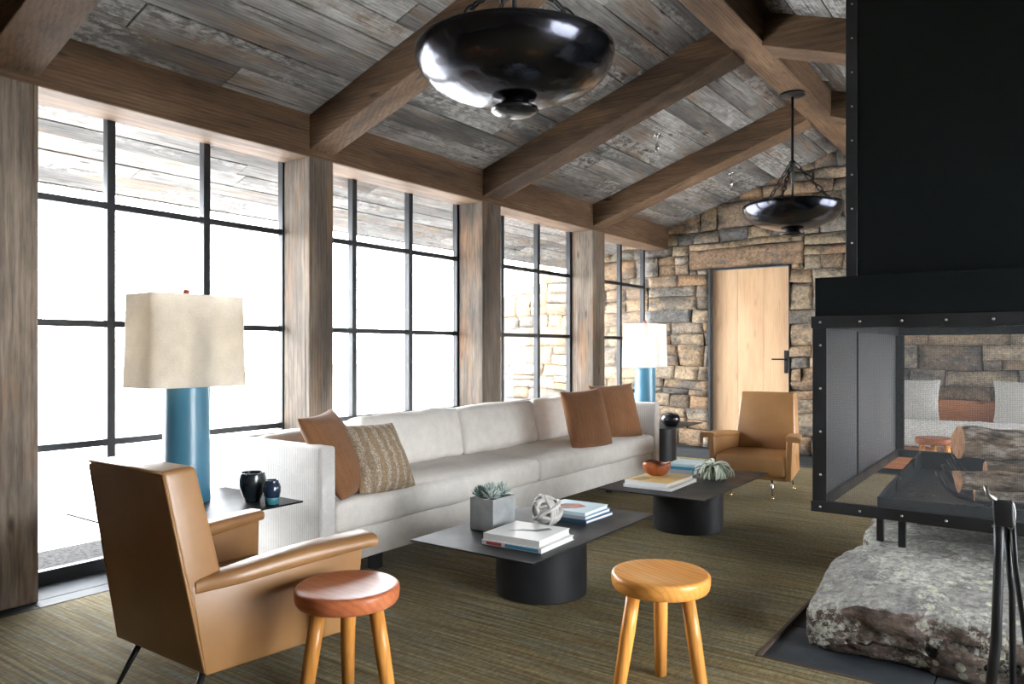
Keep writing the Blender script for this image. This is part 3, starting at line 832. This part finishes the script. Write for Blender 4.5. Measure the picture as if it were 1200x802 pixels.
# vases on the side tables
v = tag(one('vase', lathe([(0, 0), (.034, 0), (.036, .006), (.05, .04), (.062, .08), (.064, .105), (.058, .132), (.056, .14), (.052, .14), (.054, .13), (.058, .1), (.05, .05), (.03, .02), (0, .018)], 40), M['darkglaze'], None, (-3.14, 2.25, ST)), 'round dark green glazed cup vase on the side table beside the lamp', 'vase')
vs_ = tag(one('vase', lathe([(0, 0), (.028, 0), (.03, .005), (.034, .03), (.041, .06), (.041, .08), (.033, .1), (.029, .108), (.031, .114), (.026, .114), (.025, .105), (.03, .09), (.03, .03), (0, .02)], 36), M['navyglaze'], None, (-3.01, 2.265, ST)), 'small deep blue vase with teal foot beside the larger cup vase', 'vase')
one('foot', lathe([(0.0285, .0005), (.0305, .001), (.0335, .022), (.0355, .032), (.034, .034)], 36), M['tealfoot'], vs_)
vb = tag(one('vase', lathe([(0, 0), (.045, 0), (.06, .01), (.088, .05), (.092, .08), (.075, .115), (.052, .125), (.046, .122), (.06, .11), (.08, .08), (.07, .03), (0, .015)], 40), M['blackglaze'], None, (-2.97, 6.76, ST)), 'glossy black pot on the side table at the far end', 'vase')

# ------------------------------------------------------------------ things on the coffee tables
TT = .33
def book(label, loc, w, d, h, rz, cover, spine=None, pic=None, picm=None, bands=None, group=None):
    """w along x, d along y, spine on the -y edge"""
    t = thing('book', label, 'book', loc, rz, group)
    mb = MB()
    mb.box((-w / 2, -d / 2, 0), (w / 2, d / 2, .003), r=.0008); mb.box((-w / 2, -d / 2, h - .003), (w / 2, d / 2, h), r=.0008)
    mb.box((-w / 2, -d / 2 - .001, .0005), (w / 2, -d / 2 + .003, h - .0005), r=.0008, mi=1)
    mb.build('cover', [M[cover], M[spine or cover]], t)
    MB().box((-w / 2 + .004, -d / 2 + .003, .003), (w / 2 - .004, d / 2 - .004, h - .003), r=0).build('pages', M['page'], t)
    if bands:
        for (xa_, xb_, bm_) in bands: MB().box((xa_, -d / 2 - .0022, .004), (xb_, -d / 2 - .0005, h - .004), r=.0003).build('spine_band', M[bm_], t)
    if pic:
        vs = [V((x, y, h + .0006)) for x, y in pic]; lo = [V((x, y, h - .0005)) for x, y in pic]; n = len(pic)
        fs = [list(range(n)), list(range(n, 2 * n))[::-1]] + [[i, i + n, (i + 1) % n + n, (i + 1) % n] for i in range(n)]
        one('cover_picture', (vs + lo, fs), M[picm], t, sm=False)
    return t
book('lower book with red and blue spine under the white one near the table corner', (-1.935, 2.84, TT), .31, .29, .022, .04, 'bwhite', 'bwhite', bands=[(-.13, -.05, 'bred'), (-.03, .14, 'bblue')])
book('white art book with a dark picture on top of the nearest stack', (-1.945, 2.845, TT + .022), .29, .28, .028, .06, 'bwhite', None, [(-.07, -.05), (-.02, -.02), (.05, .0), (.09, .07), (.06, .09), (.03, .03), (-.03, .005)], 'pic')
book('bottom book of the stack behind the knot sculpture, navy spine', (-2.03, 3.43, TT), .28, .27, .018, -.03, 'bnavy', 'bnavy')
book('middle book of the stack behind the knot sculpture, blue spine', (-2.035, 3.425, TT + .018), .27, .26, .018, .0, 'bblue', 'bgrey')
book('pale blue book with a reddish portrait, top of the stack behind the knot sculpture', (-2.04, 3.42, TT + .036), .265, .255, .018, .03, 'bpale', None, [(-.09, -.06), (-.03, -.09), (.04, -.05), (.06, .02), (.0, .06), (-.07, .03)], 'picred')
book('wide white book at the bottom under the ochre one and wooden bowl', (-2.07, 4.56, TT), .32, .44, .02, .02, 'bwhite')
book('ochre covered book right under the wooden bowl', (-2.075, 4.55, TT + .02), .29, .4, .025, -.02, 'byellow', 'bwhite', [(-.12, -.17), (-.04, -.18), (-.02, -.06), (-.1, -.03)], 'pictan')
for i, (c, h, w, l) in enumerate((('bgrey', .03, .21, 'thick grey book at the bottom of the small stack behind the wooden bowl'), ('bblue', .022, .2, 'blue book in the middle of the small stack behind the wooden bowl'), ('bpale', .02, .19, 'pale blue book topmost of the small stack behind the wooden bowl'))):
    book(l, (-2.13, 5.13, TT + sum((.03, .022)[:i])), w, .25, h, .05 * i, c)

# planter with succulents
pl = thing('potted_succulent', 'square grey concrete planter of pale succulents on the nearest coffee table', 'potted plant', (-2.235, 2.97, TT))
w, d_, h = .14, .18, .155
def rect(a, b_, z): return [V((-a, -b_, z)), V((a, -b_, z)), V((a, b_, z)), V((-a, b_, z))]
vs = rect(w / 2, d_ / 2, 0) + rect(w / 2, d_ / 2, h) + rect(w / 2 - .01, d_ / 2 - .01, h) + rect(w / 2 - .01, d_ / 2 - .01, .02)
fs = [[3, 2, 1, 0], [12, 13, 14, 15]] + [[4 * k + i, 4 * k + (i + 1) % 4, 4 * k + 4 + (i + 1) % 4, 4 * k + 4 + i] for k in range(3) for i in range(4)]
one('pot', bevelled((vs, fs), .0015, 2), M['concrete'], pl, sm=False)
MB().box((-w / 2 + .01, -d_ / 2 + .01, .02), (w / 2 - .01, d_ / 2 - .01, h - .012), r=0).build('soil', M['soil'], pl)
def rosette(r, m, parent, loc, seed, cnt=62):
    rg = random.Random(seed); mb = MB()
    for i in range(cnt):
        az = i * 2.39996 + rg.uniform(-.1, .1); f = i / cnt; e = math.radians(-8 + 92 * f ** .8) + rg.uniform(-.1, .1); ln = r * rg.uniform(.75, 1.15) * (1 - .1 * f)
        dr = V((math.cos(az) * math.cos(e), math.sin(az) * math.cos(e), math.sin(e)))
        pts = [dr * ln * t + V((0, 0, .008 * t * t)) for t in (.1, .45, .75, .92, 1)]
        mb.add(tube(pts, [.0025, .0045, .004, .0022, .0003], 6, flat=.5), rnd=rg.random(), sm=True)
    return mb.build('rosette', m, parent, loc)
rosette(.058, M['succ'], pl, (.03, -.052, h + .002), 1); rosette(.058, M['succ'], pl, (.022, .045, h + .004), 2)
rosette(.05, M['succdark'], pl, (-.036, -.05, h + .002), 3); rosette(.05, M['succ'], pl, (-.04, .035, h + .002), 4)

# knot sculpture: one closed rope tangled on a ball
def knot(R, r):
    rg = random.Random(3); pts = []; n = 420; 
    for i in range(n):
        t = 2 * PI * i / n
        th = t * 7 + .5 * math.sin(3 * t); ph = 1.15 * math.sin(5 * t + .4) + .25 * math.sin(2 * t)
        rr = R * (1 - .16 * (0.5 + .5 * math.sin(12 * t + 1)))
        p = V((math.cos(th) * math.cos(ph), math.sin(th) * math.cos(ph), math.sin(ph))) * rr
        pts.append(Matrix.Rotation(1.1, 3, 'X') @ p)
    return tube(pts, r, 10, True)
kg = knot(.072, .0105); zmin = min(p.z for p in kg[0])
tag(one('knot_sculpture', kg, M['knot'], None, (-2.03, 3.14, TT - zmin)), 'pale ceramic knotted rope ball on the nearest coffee table', 'sculpture')

# burl bowl on the books
bz = TT + .045
prof = [(0, 0), (.035, 0), (.06, .012), (.08, .04), (.086, .07), (.083, .085), (.077, .083), (.078, .068), (.07, .042), (.05, .02), (0, .014)]
bv, bf = lathe(prof, 44)
for i, p in enumerate(bv):
    a = math.atan2(p.y, p.x); k = 1 + .07 * math.sin(2 * a + 1) + .04 * math.sin(5 * a)
    p.x *= k; p.y *= k; p.z *= 1 + .1 * math.sin(3 * a + .6) * (p.z > .06)
mb = MB(); mb.add((bv, bf), sm=True)
for i in range(len(mb.f)): mb.mi[i] = 1 if i >= 6 * 44 else 0
tag(mb.build('wooden_bowl', [M['bowlwood'], M['bowlin']], None, (-2.13, 4.62, bz)), 'reddish burl wood bowl on the ochre book', 'bowl')

# air plant: curling strap leaves
ap = thing('air_plant', 'curly pale green air plant on the farther coffee table', 'plant', (-1.86, 4.94, TT)); rg = random.Random(5)
one('plant_heart', lathe([(0, 0), (.03, 0), (.04, .02), (.03, .05), (0, .06)], 16), M['airdark'], ap)
for i in range(92):
    az = rg.uniform(0, 2 * PI); e0 = rg.uniform(.2, 1.6); ln = rg.uniform(.15, .23); curl = rg.uniform(2.6, 5.4)
    p = V((0, 0, .055)); el = e0; tw_ = rg.uniform(-1.8, 1.8); pts = [p.copy()]; n = 12; minz = 0
    for k in range(n):
        dr = V((math.cos(az) * math.cos(el), math.sin(az) * math.cos(el), math.sin(el))); p = p + dr * ln / n; el -= curl / n; az += tw_ / n; pts.append(p.copy())
    for q in pts: q.z = max(q.z, .006)
    rad = [.0098 * (1 - (k / n) ** 2) + .0008 for k in range(n + 1)]
    one('leaf', tube(pts, rad, 6, flat=.3), M['airplant'] if rg.random() < .72 else M['airdark'], ap)

# ------------------------------------------------------------------ stools
def stool(label, loc, rz, seat_m, leg_m, H=.425, R=.168):
    t = thing('round_stool', label, 'stool', loc, rz, 'three-legged round wooden stools')
    o = one('seat', lathe([(0, H - .056), (R - .014, H - .056), (R - .008, H - .054), (R - .003, H - .046), (R, H - .03), (R, H - .012), (R - .002, H - .005), (R - .007, H - .001), (R - .014, H), (R * .6, H - .004), (0, H - .006)], 64), seat_m, t, axis=0)
    for k in range(3):
        a = 2 * PI * k / 3 + .3; c, s = math.cos(a), math.sin(a)
        one('leg', tube([(c * .1, s * .1, H - .05), (c * .125, s * .125, H * .55), (c * .165, s * .165, .004)], [.0235, .025, .021], 16), leg_m, t, axis=2)
    return t
stool('round wooden stool with reddish seat beside the nearest armchair', (-1.87, 1.70, .0125), math.radians(0), M['redwood'], M['honey'])
stool('honey coloured round wooden stool in front of the nearest coffee table', (-1.10, 2.42, .0125), math.radians(-23), M['honey'], M['honey'])
stool('round wooden stool before the bench seen through the fireplace', (-.84, 7.45, .0125), .3, M['redwood'], M['honey'], .43, .15)

# ------------------------------------------------------------------ pendants
def pendant(label, y):
    t = thing('pendant_lamp', label, 'pendant lamp', (RX - .02, y, 0), 0, 'black bowl pendant lamps'); zr = 2.355; R = .385
    op = [(0, .2), (.08, .198), (.17, .184), (.25, .157), (.31, .13), (.352, .092), (.375, .055), (.384, .022), (.385, .004)]
    out = [(r, zr - d) for r, d in op] + [(.379, zr + .001), (.374, zr + .001)] + [(max(0, r - .011), zr - d + .011 * d / .2) for r, d in reversed(op[:-1])]
    o = one('bowl', lathe(out, 72), M['bowl'], t)
    one('bottom_finial', lathe([(0, zr - .252), (.03, zr - .251), (.06, zr - .246), (.082, zr - .238), (.095, zr - .228), (.09, zr - .221), (.056, zr - .213), (.052, zr - .205), (.056, zr - .194), (0, zr - .194)], 48), M['finialblack'], t)
    one('rod', lathe([(0, zr - .18), (.011, zr - .18), (.011, 3.235), (0, 3.235)], 14), M['blackleg'], t)
    one('rod_hub', lathe([(0, 2.67), (.018, 2.67), (.026, 2.68), (.026, 2.7), (.018, 2.71), (0, 2.71)], 20), M['blackleg'], t)
    o = one('ceiling_canopy', lathe([(0, 3.218), (.03, 3.218), (.09, 3.224), (.095, 3.23), (.095, 3.245), (0, 3.245)], 40), M['blackleg'], t)
    for k in range(3):
        a = 2 * PI * k / 3 + .55; A = V((.022 * math.cos(a), .022 * math.sin(a), 2.685)); B = V(((R - .03) * math.cos(a), (R - .03) * math.sin(a), zr - .02))
        mb = MB(); nL = 8; dr = (B - A).normalized(); sd = dr.cross(V((0, 0, 1))).normalized(); oth = dr.cross(sd)
        ll = (B - A).length / nL
        for i in range(nL):
            c = A + (B - A) * (i + .5) / nL; wv = sd if i % 2 else oth; pts = []
            for q in range(14):
                an = 2 * PI * q / 14; pts.append(c + dr * math.cos(an) * ll * .68 + wv * math.sin(an) * .015)
            mb.add(tube(pts, .0048, 8, True), sm=True)
        mb.build('chain', M['iron'], t)
    return t
pendant('black hammered bowl pendant lamp hanging nearest the camera', 2.40); pendant('black bowl pendant lamp hanging in front of the stone wall', 6.24)

# sprinklers
for (x, y, l) in ((-2.836, 6.17, 'small chrome ceiling sprinkler nearer the camera'), (-2.817, 8.0, 'small chrome ceiling sprinkler nearer the stone wall')):
    t = thing('ceiling_sprinkler', l, 'sprinkler', (x, y, roof(x)), 0, 'ceiling sprinklers')
    one('escutcheon', lathe([(0, -.012), (.03, -.012), (.034, -.004), (.034, .0), (0, .0)], 20), M['chrome'], t, rot=(0, -ang, 0))
    one('sprinkler_head', lathe([(0, -.15), (.02, -.15), (.022, -.145), (.008, -.138), (.016, -.128), (.018, -.085), (.008, -.078), (.008, .0), (0, .0)], 16), M['chrome'], t)

# boulder under it
def boulder():
    X0, X1, Y0, Y1, H = -.80, .75, 3.13, 4.88, .31
    vs, fs = softbox(X1 - X0, Y1 - Y0, H, .035, (0, 0, 0), 0, 0, 110)
    c = V(((X0 + X1) / 2, (Y0 + Y1) / 2, H / 2)); out = []
    for p in vs:
        q = p + c
        t = (q.z / H)
        big = V((noise.noise(q * 1.3 + V((3, 0, 0))), noise.noise(q * 1.3 + V((0, 7, 0))), 0)) * .06
        mid_ = V((noise.noise(q * 4), noise.noise(q * 4 + V((5, 5, 0))), .3 * noise.noise(q * 3 + V((0, 0, 8))))) * .04
        # broken facets: blocky steps on the sides
        ce = noise.cell_vector(V((q.x * 5 + .7 * noise.noise(q * 3), q.y * 5 + .7 * noise.noise(q * 3 + V((4, 0, 0))), q.z * 9 + .8 * noise.noise(q * 4))))
        sidef = max(0, min(1, (1 - t) * 3))
        fac = (V(ce) - V((.5, .5, .5))) * .026 * sidef
        fin = V((noise.noise(q * 13), noise.noise(q * 13 + V((5, 5, 0))), noise.noise(q * 12 + V((0, 0, 8))))) * .012 + V((noise.noise(q * 31), noise.noise(q * 31 + V((5, 5, 0))), noise.noise(q * 31 + V((0, 0, 8))))) * .005
        dsp = big + mid_ + fin + fac
        if t < .3: dsp.z *= t / .3
        q = q + dsp
        fr = max(0, 1 - (q.y - Y0) / .5)
        if t > .5: q.z -= .09 * fr * fr
        if q.y < Y0 + .4: q.y += .06 * max(0, .6 - t)
        lf = max(0, 1 - (q.x - X0) / .3)
        if t > .5: q.z -= .04 * lf * lf
        nd = math.exp(-((q.y - 3.95) / .12) ** 2); q.x += .06 * nd * max(0, 1 - (q.x - X0) / .4)
        q.z = max(q.z, .001)
        out.append(q - V((c.x, c.y, 0)))
    return out, fs
bgeo = boulder()
tag(one('boulder', bgeo, M['boulder'], None, ((-.80 + .75) / 2, (3.13 + 4.88) / 2, 0)), 'large flat lichen covered boulder carrying the fireplace', 'boulder')

from mathutils.bvhtree import BVHTree
btree = BVHTree.FromPolygons(bgeo[0], bgeo[1]); bo = V(((-.80 + .75) / 2, (3.13 + 4.88) / 2, 0))
def boulder_top(x, y):
    h_ = [btree.ray_cast(V((x + dx, y + dy, 2)) - bo, V((0, 0, -1)))[0] for dx in (-.015, .015) for dy in (-.015, .015)]
    return max([p.z for p in h_ if p] or [.25])

# ------------------------------------------------------------------ fireplace
FX0, FX1, FY0, FY1, FZ0, FZ1 = -.917, .55, 3.70, 5.95, .447, 1.355
fp = thing('fireplace', 'black steel open fireplace with mesh screens and tall hood on the boulder', 'fireplace', (FX0 * .5 + FX1 * .5, (FY0 + FY1) / 2, 0))
fo = fp.location.copy()
def F(name, mb, m): 
    o = mb.build(name, m, fp); o.data.transform(Matrix.Translation(-fo)); return o
ins = .125
F('hood', MB().box((FX0 + ins, FY0 + ins, 1.53), (FX1 - ins, FY1 - ins, 3.6), r=.003), M['hood'])
xa, xb, ya, yb2 = FX0 + ins, FX1 - ins, FY0 + ins, FY1 - ins
for (x, y) in ((xa, ya), (xb, ya), (xa, yb2), (xb, yb2)):
    sx = 1 if x == xa else -1; sy = 1 if y == ya else -1
    F('hood_corner_strip', MB().add(bevelled(hexa(*[[(x + sx * u, y + sy * v, z) for u, v in (((-.005, -.005), (.045, -.005), (.045, .002), (-.005, .002)) if sx * sy > 0 else ((-.005, -.005), (-.005, .002), (.045, .002), (.045, -.005)))] for z in (1.531, 3.5)]), .0008, 1)), M['steel'])
for k in range(9):
    F('hood_rivet', MB().add(lathe([(0, .004), (.004, .003), (.006, 0)], 8), (xa + .022, ya - .004, 1.7 + k * .16), (PI / 2, 0, 0), sm=True), M['bolt'])
F('skirt', MB().box((FX0 + .008, FY0 + .008, FZ1), (FX1 - .008, FY1 - .008, 1.535), r=.003), M['hood'])
# frame: corner posts, top and bottom bars
for (x, y) in ((FX0, FY0), (FX1, FY0), (FX0, FY1), (FX1, FY1)):
    sx = 1 if x == FX0 else -1; sy = 1 if y == FY0 else -1
    mb = MB()
    mb.box((min(x, x + sx * .062), min(y, y + sy * .006), FZ0), (max(x, x + sx * .062), max(y, y + sy * .006), FZ1), r=.001)
    mb.box((min(x, x + sx * .006), min(y, y + sy * .062), FZ0), (max(x, x + sx * .006), max(y, y + sy * .062), FZ1), r=.001)
    F('corner_post', mb, M['steel'])
mb_t, mb_b = MB(), MB()
for m_, za, zb in ((mb_t, FZ1 - .055, FZ1), (mb_b, FZ0, FZ0 + .05)):
    e = .006
    m_.box((FX0 - e, FY0 - e, za), (FX1 + e, FY0 + .03, zb), r=.0015); m_.box((FX0 - e, FY1 - .03, za), (FX1 + e, FY1 + e, zb), r=.0015)
    m_.box((FX0 - e, FY0 + .031, za), (FX0 + .03, FY1 - .031, zb), r=.0015); m_.box((FX1 - .03, FY0 + .031, za), (FX1 + e, FY1 - .031, zb), r=.0015)
F('top_rail', mb_t, M['steel']); F('bottom_rail', mb_b, M['steel'])
mb = MB()
for z in (FZ1 - .028, FZ0 + .025):
    for k in range(9): mb.add(lathe([(0, .005), (.004, .004), (.006, 0)], 10), (FX0 + .035 + k * .17, FY0 - .006, z), (PI / 2, 0, 0), sm=True)
for k in range(4): mb.add(lathe([(0, .005), (.004, .004), (.006, 0)], 10), (FX0 + .035, FY0, .62 + k * .2), (PI / 2, 0, 0), sm=True)
F('bolt', mb, M['bolt'])
# mesh screens
F('front_screen', MB().box((FX0 + .062, FY0 + .01, FZ0 + .05), (FX1 - .062, FY0 + .012, FZ1 - .055), r=0), M['mesh'])
F('back_screen', MB().box((FX0 + .062, FY1 - .012, FZ0 + .05), (FX1 - .062, FY1 - .01, FZ1 - .055), r=0), M['mesh'])
F('side_screen', MB().box((FX0 + .010, FY0 + .062, FZ0 + .05), (FX0 + .012, FY1 - .062, FZ1 - .055), r=0), M['mesh'])
F('side_screen', MB().box((FX1 - .012, FY0 + .062, FZ0 + .05), (FX1 - .010, FY1 - .062, FZ1 - .055), r=0), M['mesh'])
F('screen_mullion', MB().box((FX0, 4.62, FZ0 + .05), (FX0 + .02, 4.65, FZ1 - .055), r=.001), M['steel'])
# tray
TX0, TX1, TY0, TY1 = -.68, .3, 3.93, 5.3
mb = MB(); mb.box((TX0, TY0, .45), (TX1, TY1, .465), r=.001)
for lo, hi in (((TX0, TY0, .46), (TX1, TY0 + .02, .505)), ((TX0, TY1 - .02, .46), (TX1, TY1, .57)), ((TX1 - .02, TY0, .46), (TX1, TY1, .53))): mb.box(lo, hi, r=.001)
mb.add(hexa([(TX0, TY0, .46), (TX0 + .015, TY0, .46), (TX0 + .015, TY1, .46), (TX0, TY1, .46)], [(TX0, TY0, .505), (TX0 + .015, TY0, .505), (TX0 + .015, TY1, .57), (TX0, TY1, .57)]))
mb.box((TX0, FY0, .448), (TX0 + .04, FY1, .452), r=.0); mb.box((TX1 - .04, FY0, .448), (TX1, FY1, .452), r=0)
F('fire_tray', mb, M['traysteel'])
# base: legs and a recessed box
mb = MB().box((-.52, 3.98, .385), (.28, 4.85, .447), r=.002); F('base_box', mb, M['hood'])
for (x, y) in ((-.67, 3.95), (-.555, 3.80), (.02, 3.80), (.3, 3.8), (-.5, 4.7), (.3, 4.7)):
    F('leg', MB().box((x - .015, y - .015, boulder_top(x, y) + .001), (x + .015, y + .015, .455), r=.001), M['steel'])
# grate
gt = thing('fire_grate', 'black iron grate with upturned ends inside the fireplace', 'grate', (-.05, 4.5, .465)); go = gt.location.copy()
for y in (4.14, 4.38, 4.62, 4.84):
    pts = [(-.456, y, .62), (-.44, y, .585), (-.41, y, .54), (-.37, y, .51), (-.31, y, .495), (-.2, y, .49), (.0, y, .49), (.12, y, .495), (.18, y, .53), (.21, y, .6)]
    one('bar', tube([V(p) - go for p in pts], .011, 10), M['iron'], gt)
for x in (-.25, .08):
    one('cross_rail', tube([V((x, 4.1, .478)) - go, V((x, 4.88, .478)) - go], .012, 10), M['iron'], gt)
# logs
def log(label, a, b_, r, seed, split=False):
    a, b_ = V(a), V(b_); n = 26; m_ = 24; dr = (b_ - a).normalized(); s1 = dr.cross(V((0, 0, 1))).normalized(); s2 = s1.cross(dr)
    mb = MB(); vs, fs = [], []; sd = V((seed * 7, 0, 0)); Ln = (b_ - a).length
    gcs = []
    for i in range(n + 1):
        c = a + (b_ - a) * i / n + s2 * .012 * noise.noise(V((i * .2, seed, 0))) + s1 * .012 * noise.noise(V((i * .2, seed, 5)))
        for k in range(m_):
            an = 2 * PI * k / m_; d_ = s1 * math.cos(an) + s2 * math.sin(an)
            rr = r * (1 + .12 * noise.noise(V((math.cos(an) * 2, math.sin(an) * 2, i * .1)) + sd) + .06 * noise.noise(V((math.cos(an) * 7, math.sin(an) * 7, i * .9)) + sd))
            if split:
                f = math.cos(an - PI * .55); rr = min(rr, r * .45 / max(f, .01)) if f > .3 else rr
                f = math.cos(an + PI * .8); rr = min(rr, r * .4 / max(f, .01)) if f > .3 else rr
            vs.append(c + d_ * rr)
    for i in range(n):
        for k in range(m_): fs.append([i * m_ + k, i * m_ + (k + 1) % m_, (i + 1) * m_ + (k + 1) % m_, (i + 1) * m_ + k])
    R = Matrix((dr, s1, s2)); mid = (a + b_) / 2
    loc_v = [R @ (p - mid) for p in vs]
    mb.add((loc_v, fs), rot=R.transposed(), sm=True, axis=0)
    ca = len(mb.v)
    for e, o_ in ((0, a), (n, b_)):
        ring = [loc_v[e * m_ + k] for k in range(m_)]; cc = sum(ring, V()) / m_
        mb.add((ring + [cc], [[k, (k + 1) % m_, m_] if e else [(k + 1) % m_, k, m_] for k in range(m_)]), rot=R.transposed(), mi=1)
    if split:
        for i, f in enumerate(mb.f[:n * m_]):
            k = i % m_; an = 2 * PI * (k + .5) / m_
            if math.cos(an - PI * .55) > .45 or math.cos(an + PI * .8) > .4: mb.mi[i] = 2
    return tag(mb.build('firewood_log', [M['bark'], M['logend'], M['splitwood']], None, mid), label, 'log', 'firewood in the fireplace')
log('bark covered log lying on top of the firewood pile', (-.40, 4.5, .725), (.14, 4.76, .69), .082, 1)
log('pale barked log lower in front on the grate', (-.385, 4.24, .58), (.14, 4.5, .58), .074, 2, True)
log('short log with a cut end between the upper and lower logs', (-.29, 4.64, .566), (.12, 4.75, .566), .057, 3)
log('thin split log under the lower log at the front of the grate', (-.3, 4.08, .54), (.12, 4.17, .54), .034, 4, True)

# fire tongs standing before the boulder
tg = thing('fire_tongs', 'black wrought iron fire tongs standing in front of the boulder', 'fire tongs', (-.13, 2.88, .0165))
one('arm', tube([(-.012, 0, .69), (-.014, .0, .5), (-.02, -.005, .25), (-.045, -.01, 0)], [.015, .014, .016, .015], 10, flat=.6), M['iron'], tg)
one('arm', tube([(.018, .01, .69), (.03, .02, .5), (.06, .03, .25), (.1, .04, 0)], [.012, .011, .013, .012], 10, flat=.6), M['iron'], tg)
one('arm', tube([(.0, .01, .68), (.02, .06, .4), (.02, .13, -.014)], [.01, .01, .01], 10), M['iron'], tg)
one('head', bevelled(hexa([(-.026, -.014, .62), (.03, -.014, .62), (.03, .02, .62), (-.026, .02, .62)], [(-.032, -.012, .705), (.028, -.012, .7), (.028, .018, .7), (-.032, .018, .705)]), .008, 3), M['iron'], tg)
one('hook', tube([(-.02, 0, .7), (-.042, 0, .715), (-.05, .0, .745)], [.009, .008, .006], 10), M['bolt'], tg)
one('ring', tube([(.018 + .012 * math.cos(a), -.005, .66 + .045 * math.sin(a)) for a in [2 * PI * k / 20 for k in range(20)]], .003, 8, True), M['bolt'], tg)

# ------------------------------------------------------------------ bench by the far wall, seen through the fireplace
bn = thing('bench', 'wooden bench against the stone wall seen through the fireplace', 'bench', (-.35, 8.4, 0))
MB().box((-1.15, -.3, .05), (1.2, .3, .3), r=.005, axis=0).build('base', M['bench'], bn)
MB().box((-1.15, .24, .3), (1.2, .29, .70), r=.005, axis=0).build('backrest', M['bench'], bn)
one('seat_pad', softbox(2.3, .54, .1, .03, (0, .01, .01), .003, 2), M['greyfab'], bn, (0.02, -.03, .35))
for x in (-1.1, 1.1): MB().box((x - .03, -.28, 0), (x + .03, .28, .06), r=.003).build('foot', M['bench'], bn)
sk, sf = softbox(1.9, .56, .07, .03, (0, 0, .015), .01, 9, 60)
for p in sk:                                   # lies on the seat and hangs over its front edge
    p.y -= .085; sl = -.15 - p.y
    if sl > 0:
        R_ = .06; th = min(sl / R_, PI / 2); h_ = p.z; rest = max(0, sl - R_ * PI / 2)
        p.y = -.15 - (R_ + h_) * math.sin(th); p.z = -R_ + (R_ + h_) * math.cos(th) - rest
for p in sk:
    p += V((noise.noise(p * 24), noise.noise(p * 24 + V((7, 0, 0))), noise.noise(p * 24 + V((0, 9, 0))))) * .016
tag(one('sheepskin_throw', (sk, sf), M['fur'], None, (-.4, 8.27, .47)), 'white shaggy sheepskin laid along the bench seat', 'throw')
for x, l in ((-1.16, 'pale grey pillow at the left end of the bench'), (-.22, 'pale grey pillow on the bench right of the bare wooden backrest')):
    o = one('bench_pillow', pillow(.5, .42, .16, 20 + x), M['greyfab'], None, (x, 8.53, .70), ); o.rotation_euler = (-.22, 0, 0)
    tag(o, l, 'pillow', 'grey bench pillows')

# ------------------------------------------------------------------ light: overcast sky through the glazing
w = bpy.data.worlds.new('sky'); bpy.context.scene.world = w; w.use_nodes = True
bg = w.node_tree.nodes['Background']; bg.inputs[0].default_value = (.93, .965, 1, 1); bg.inputs[1].default_value = 11.0
def portal(loc, rot, sx, sy):
    l = bpy.data.lights.new('window_portal', 'AREA'); l.shape = 'RECTANGLE'; l.size = sx; l.size_y = sy
    l.cycles.is_portal = True; o = bpy.data.objects.new('window_portal', l); C.objects.link(o); o.location = loc; o.rotation_euler = rot
portal((-4.3, 3.2, 1.3), (0, -PI / 2, 0), 2.6, 11.4)
portal((XR + .1, 3.1, 1.05), (0, PI / 2, 0), 2.0, 11.2)

sc = bpy.context.scene
sc.view_settings.view_transform = 'Standard'; sc.view_settings.look = 'None'; sc.view_settings.gamma = 1
sc.view_settings.use_curve_mapping = False; sc.view_settings.exposure = 1.5
sc.cycles.use_denoising = True; sc.cycles.max_bounces = 10; sc.cycles.diffuse_bounces = 5; sc.cycles.glossy_bounces = 4
sc.cycles.transparent_max_bounces = 24; sc.cycles.caustics_reflective = False; sc.cycles.caustics_refractive = False
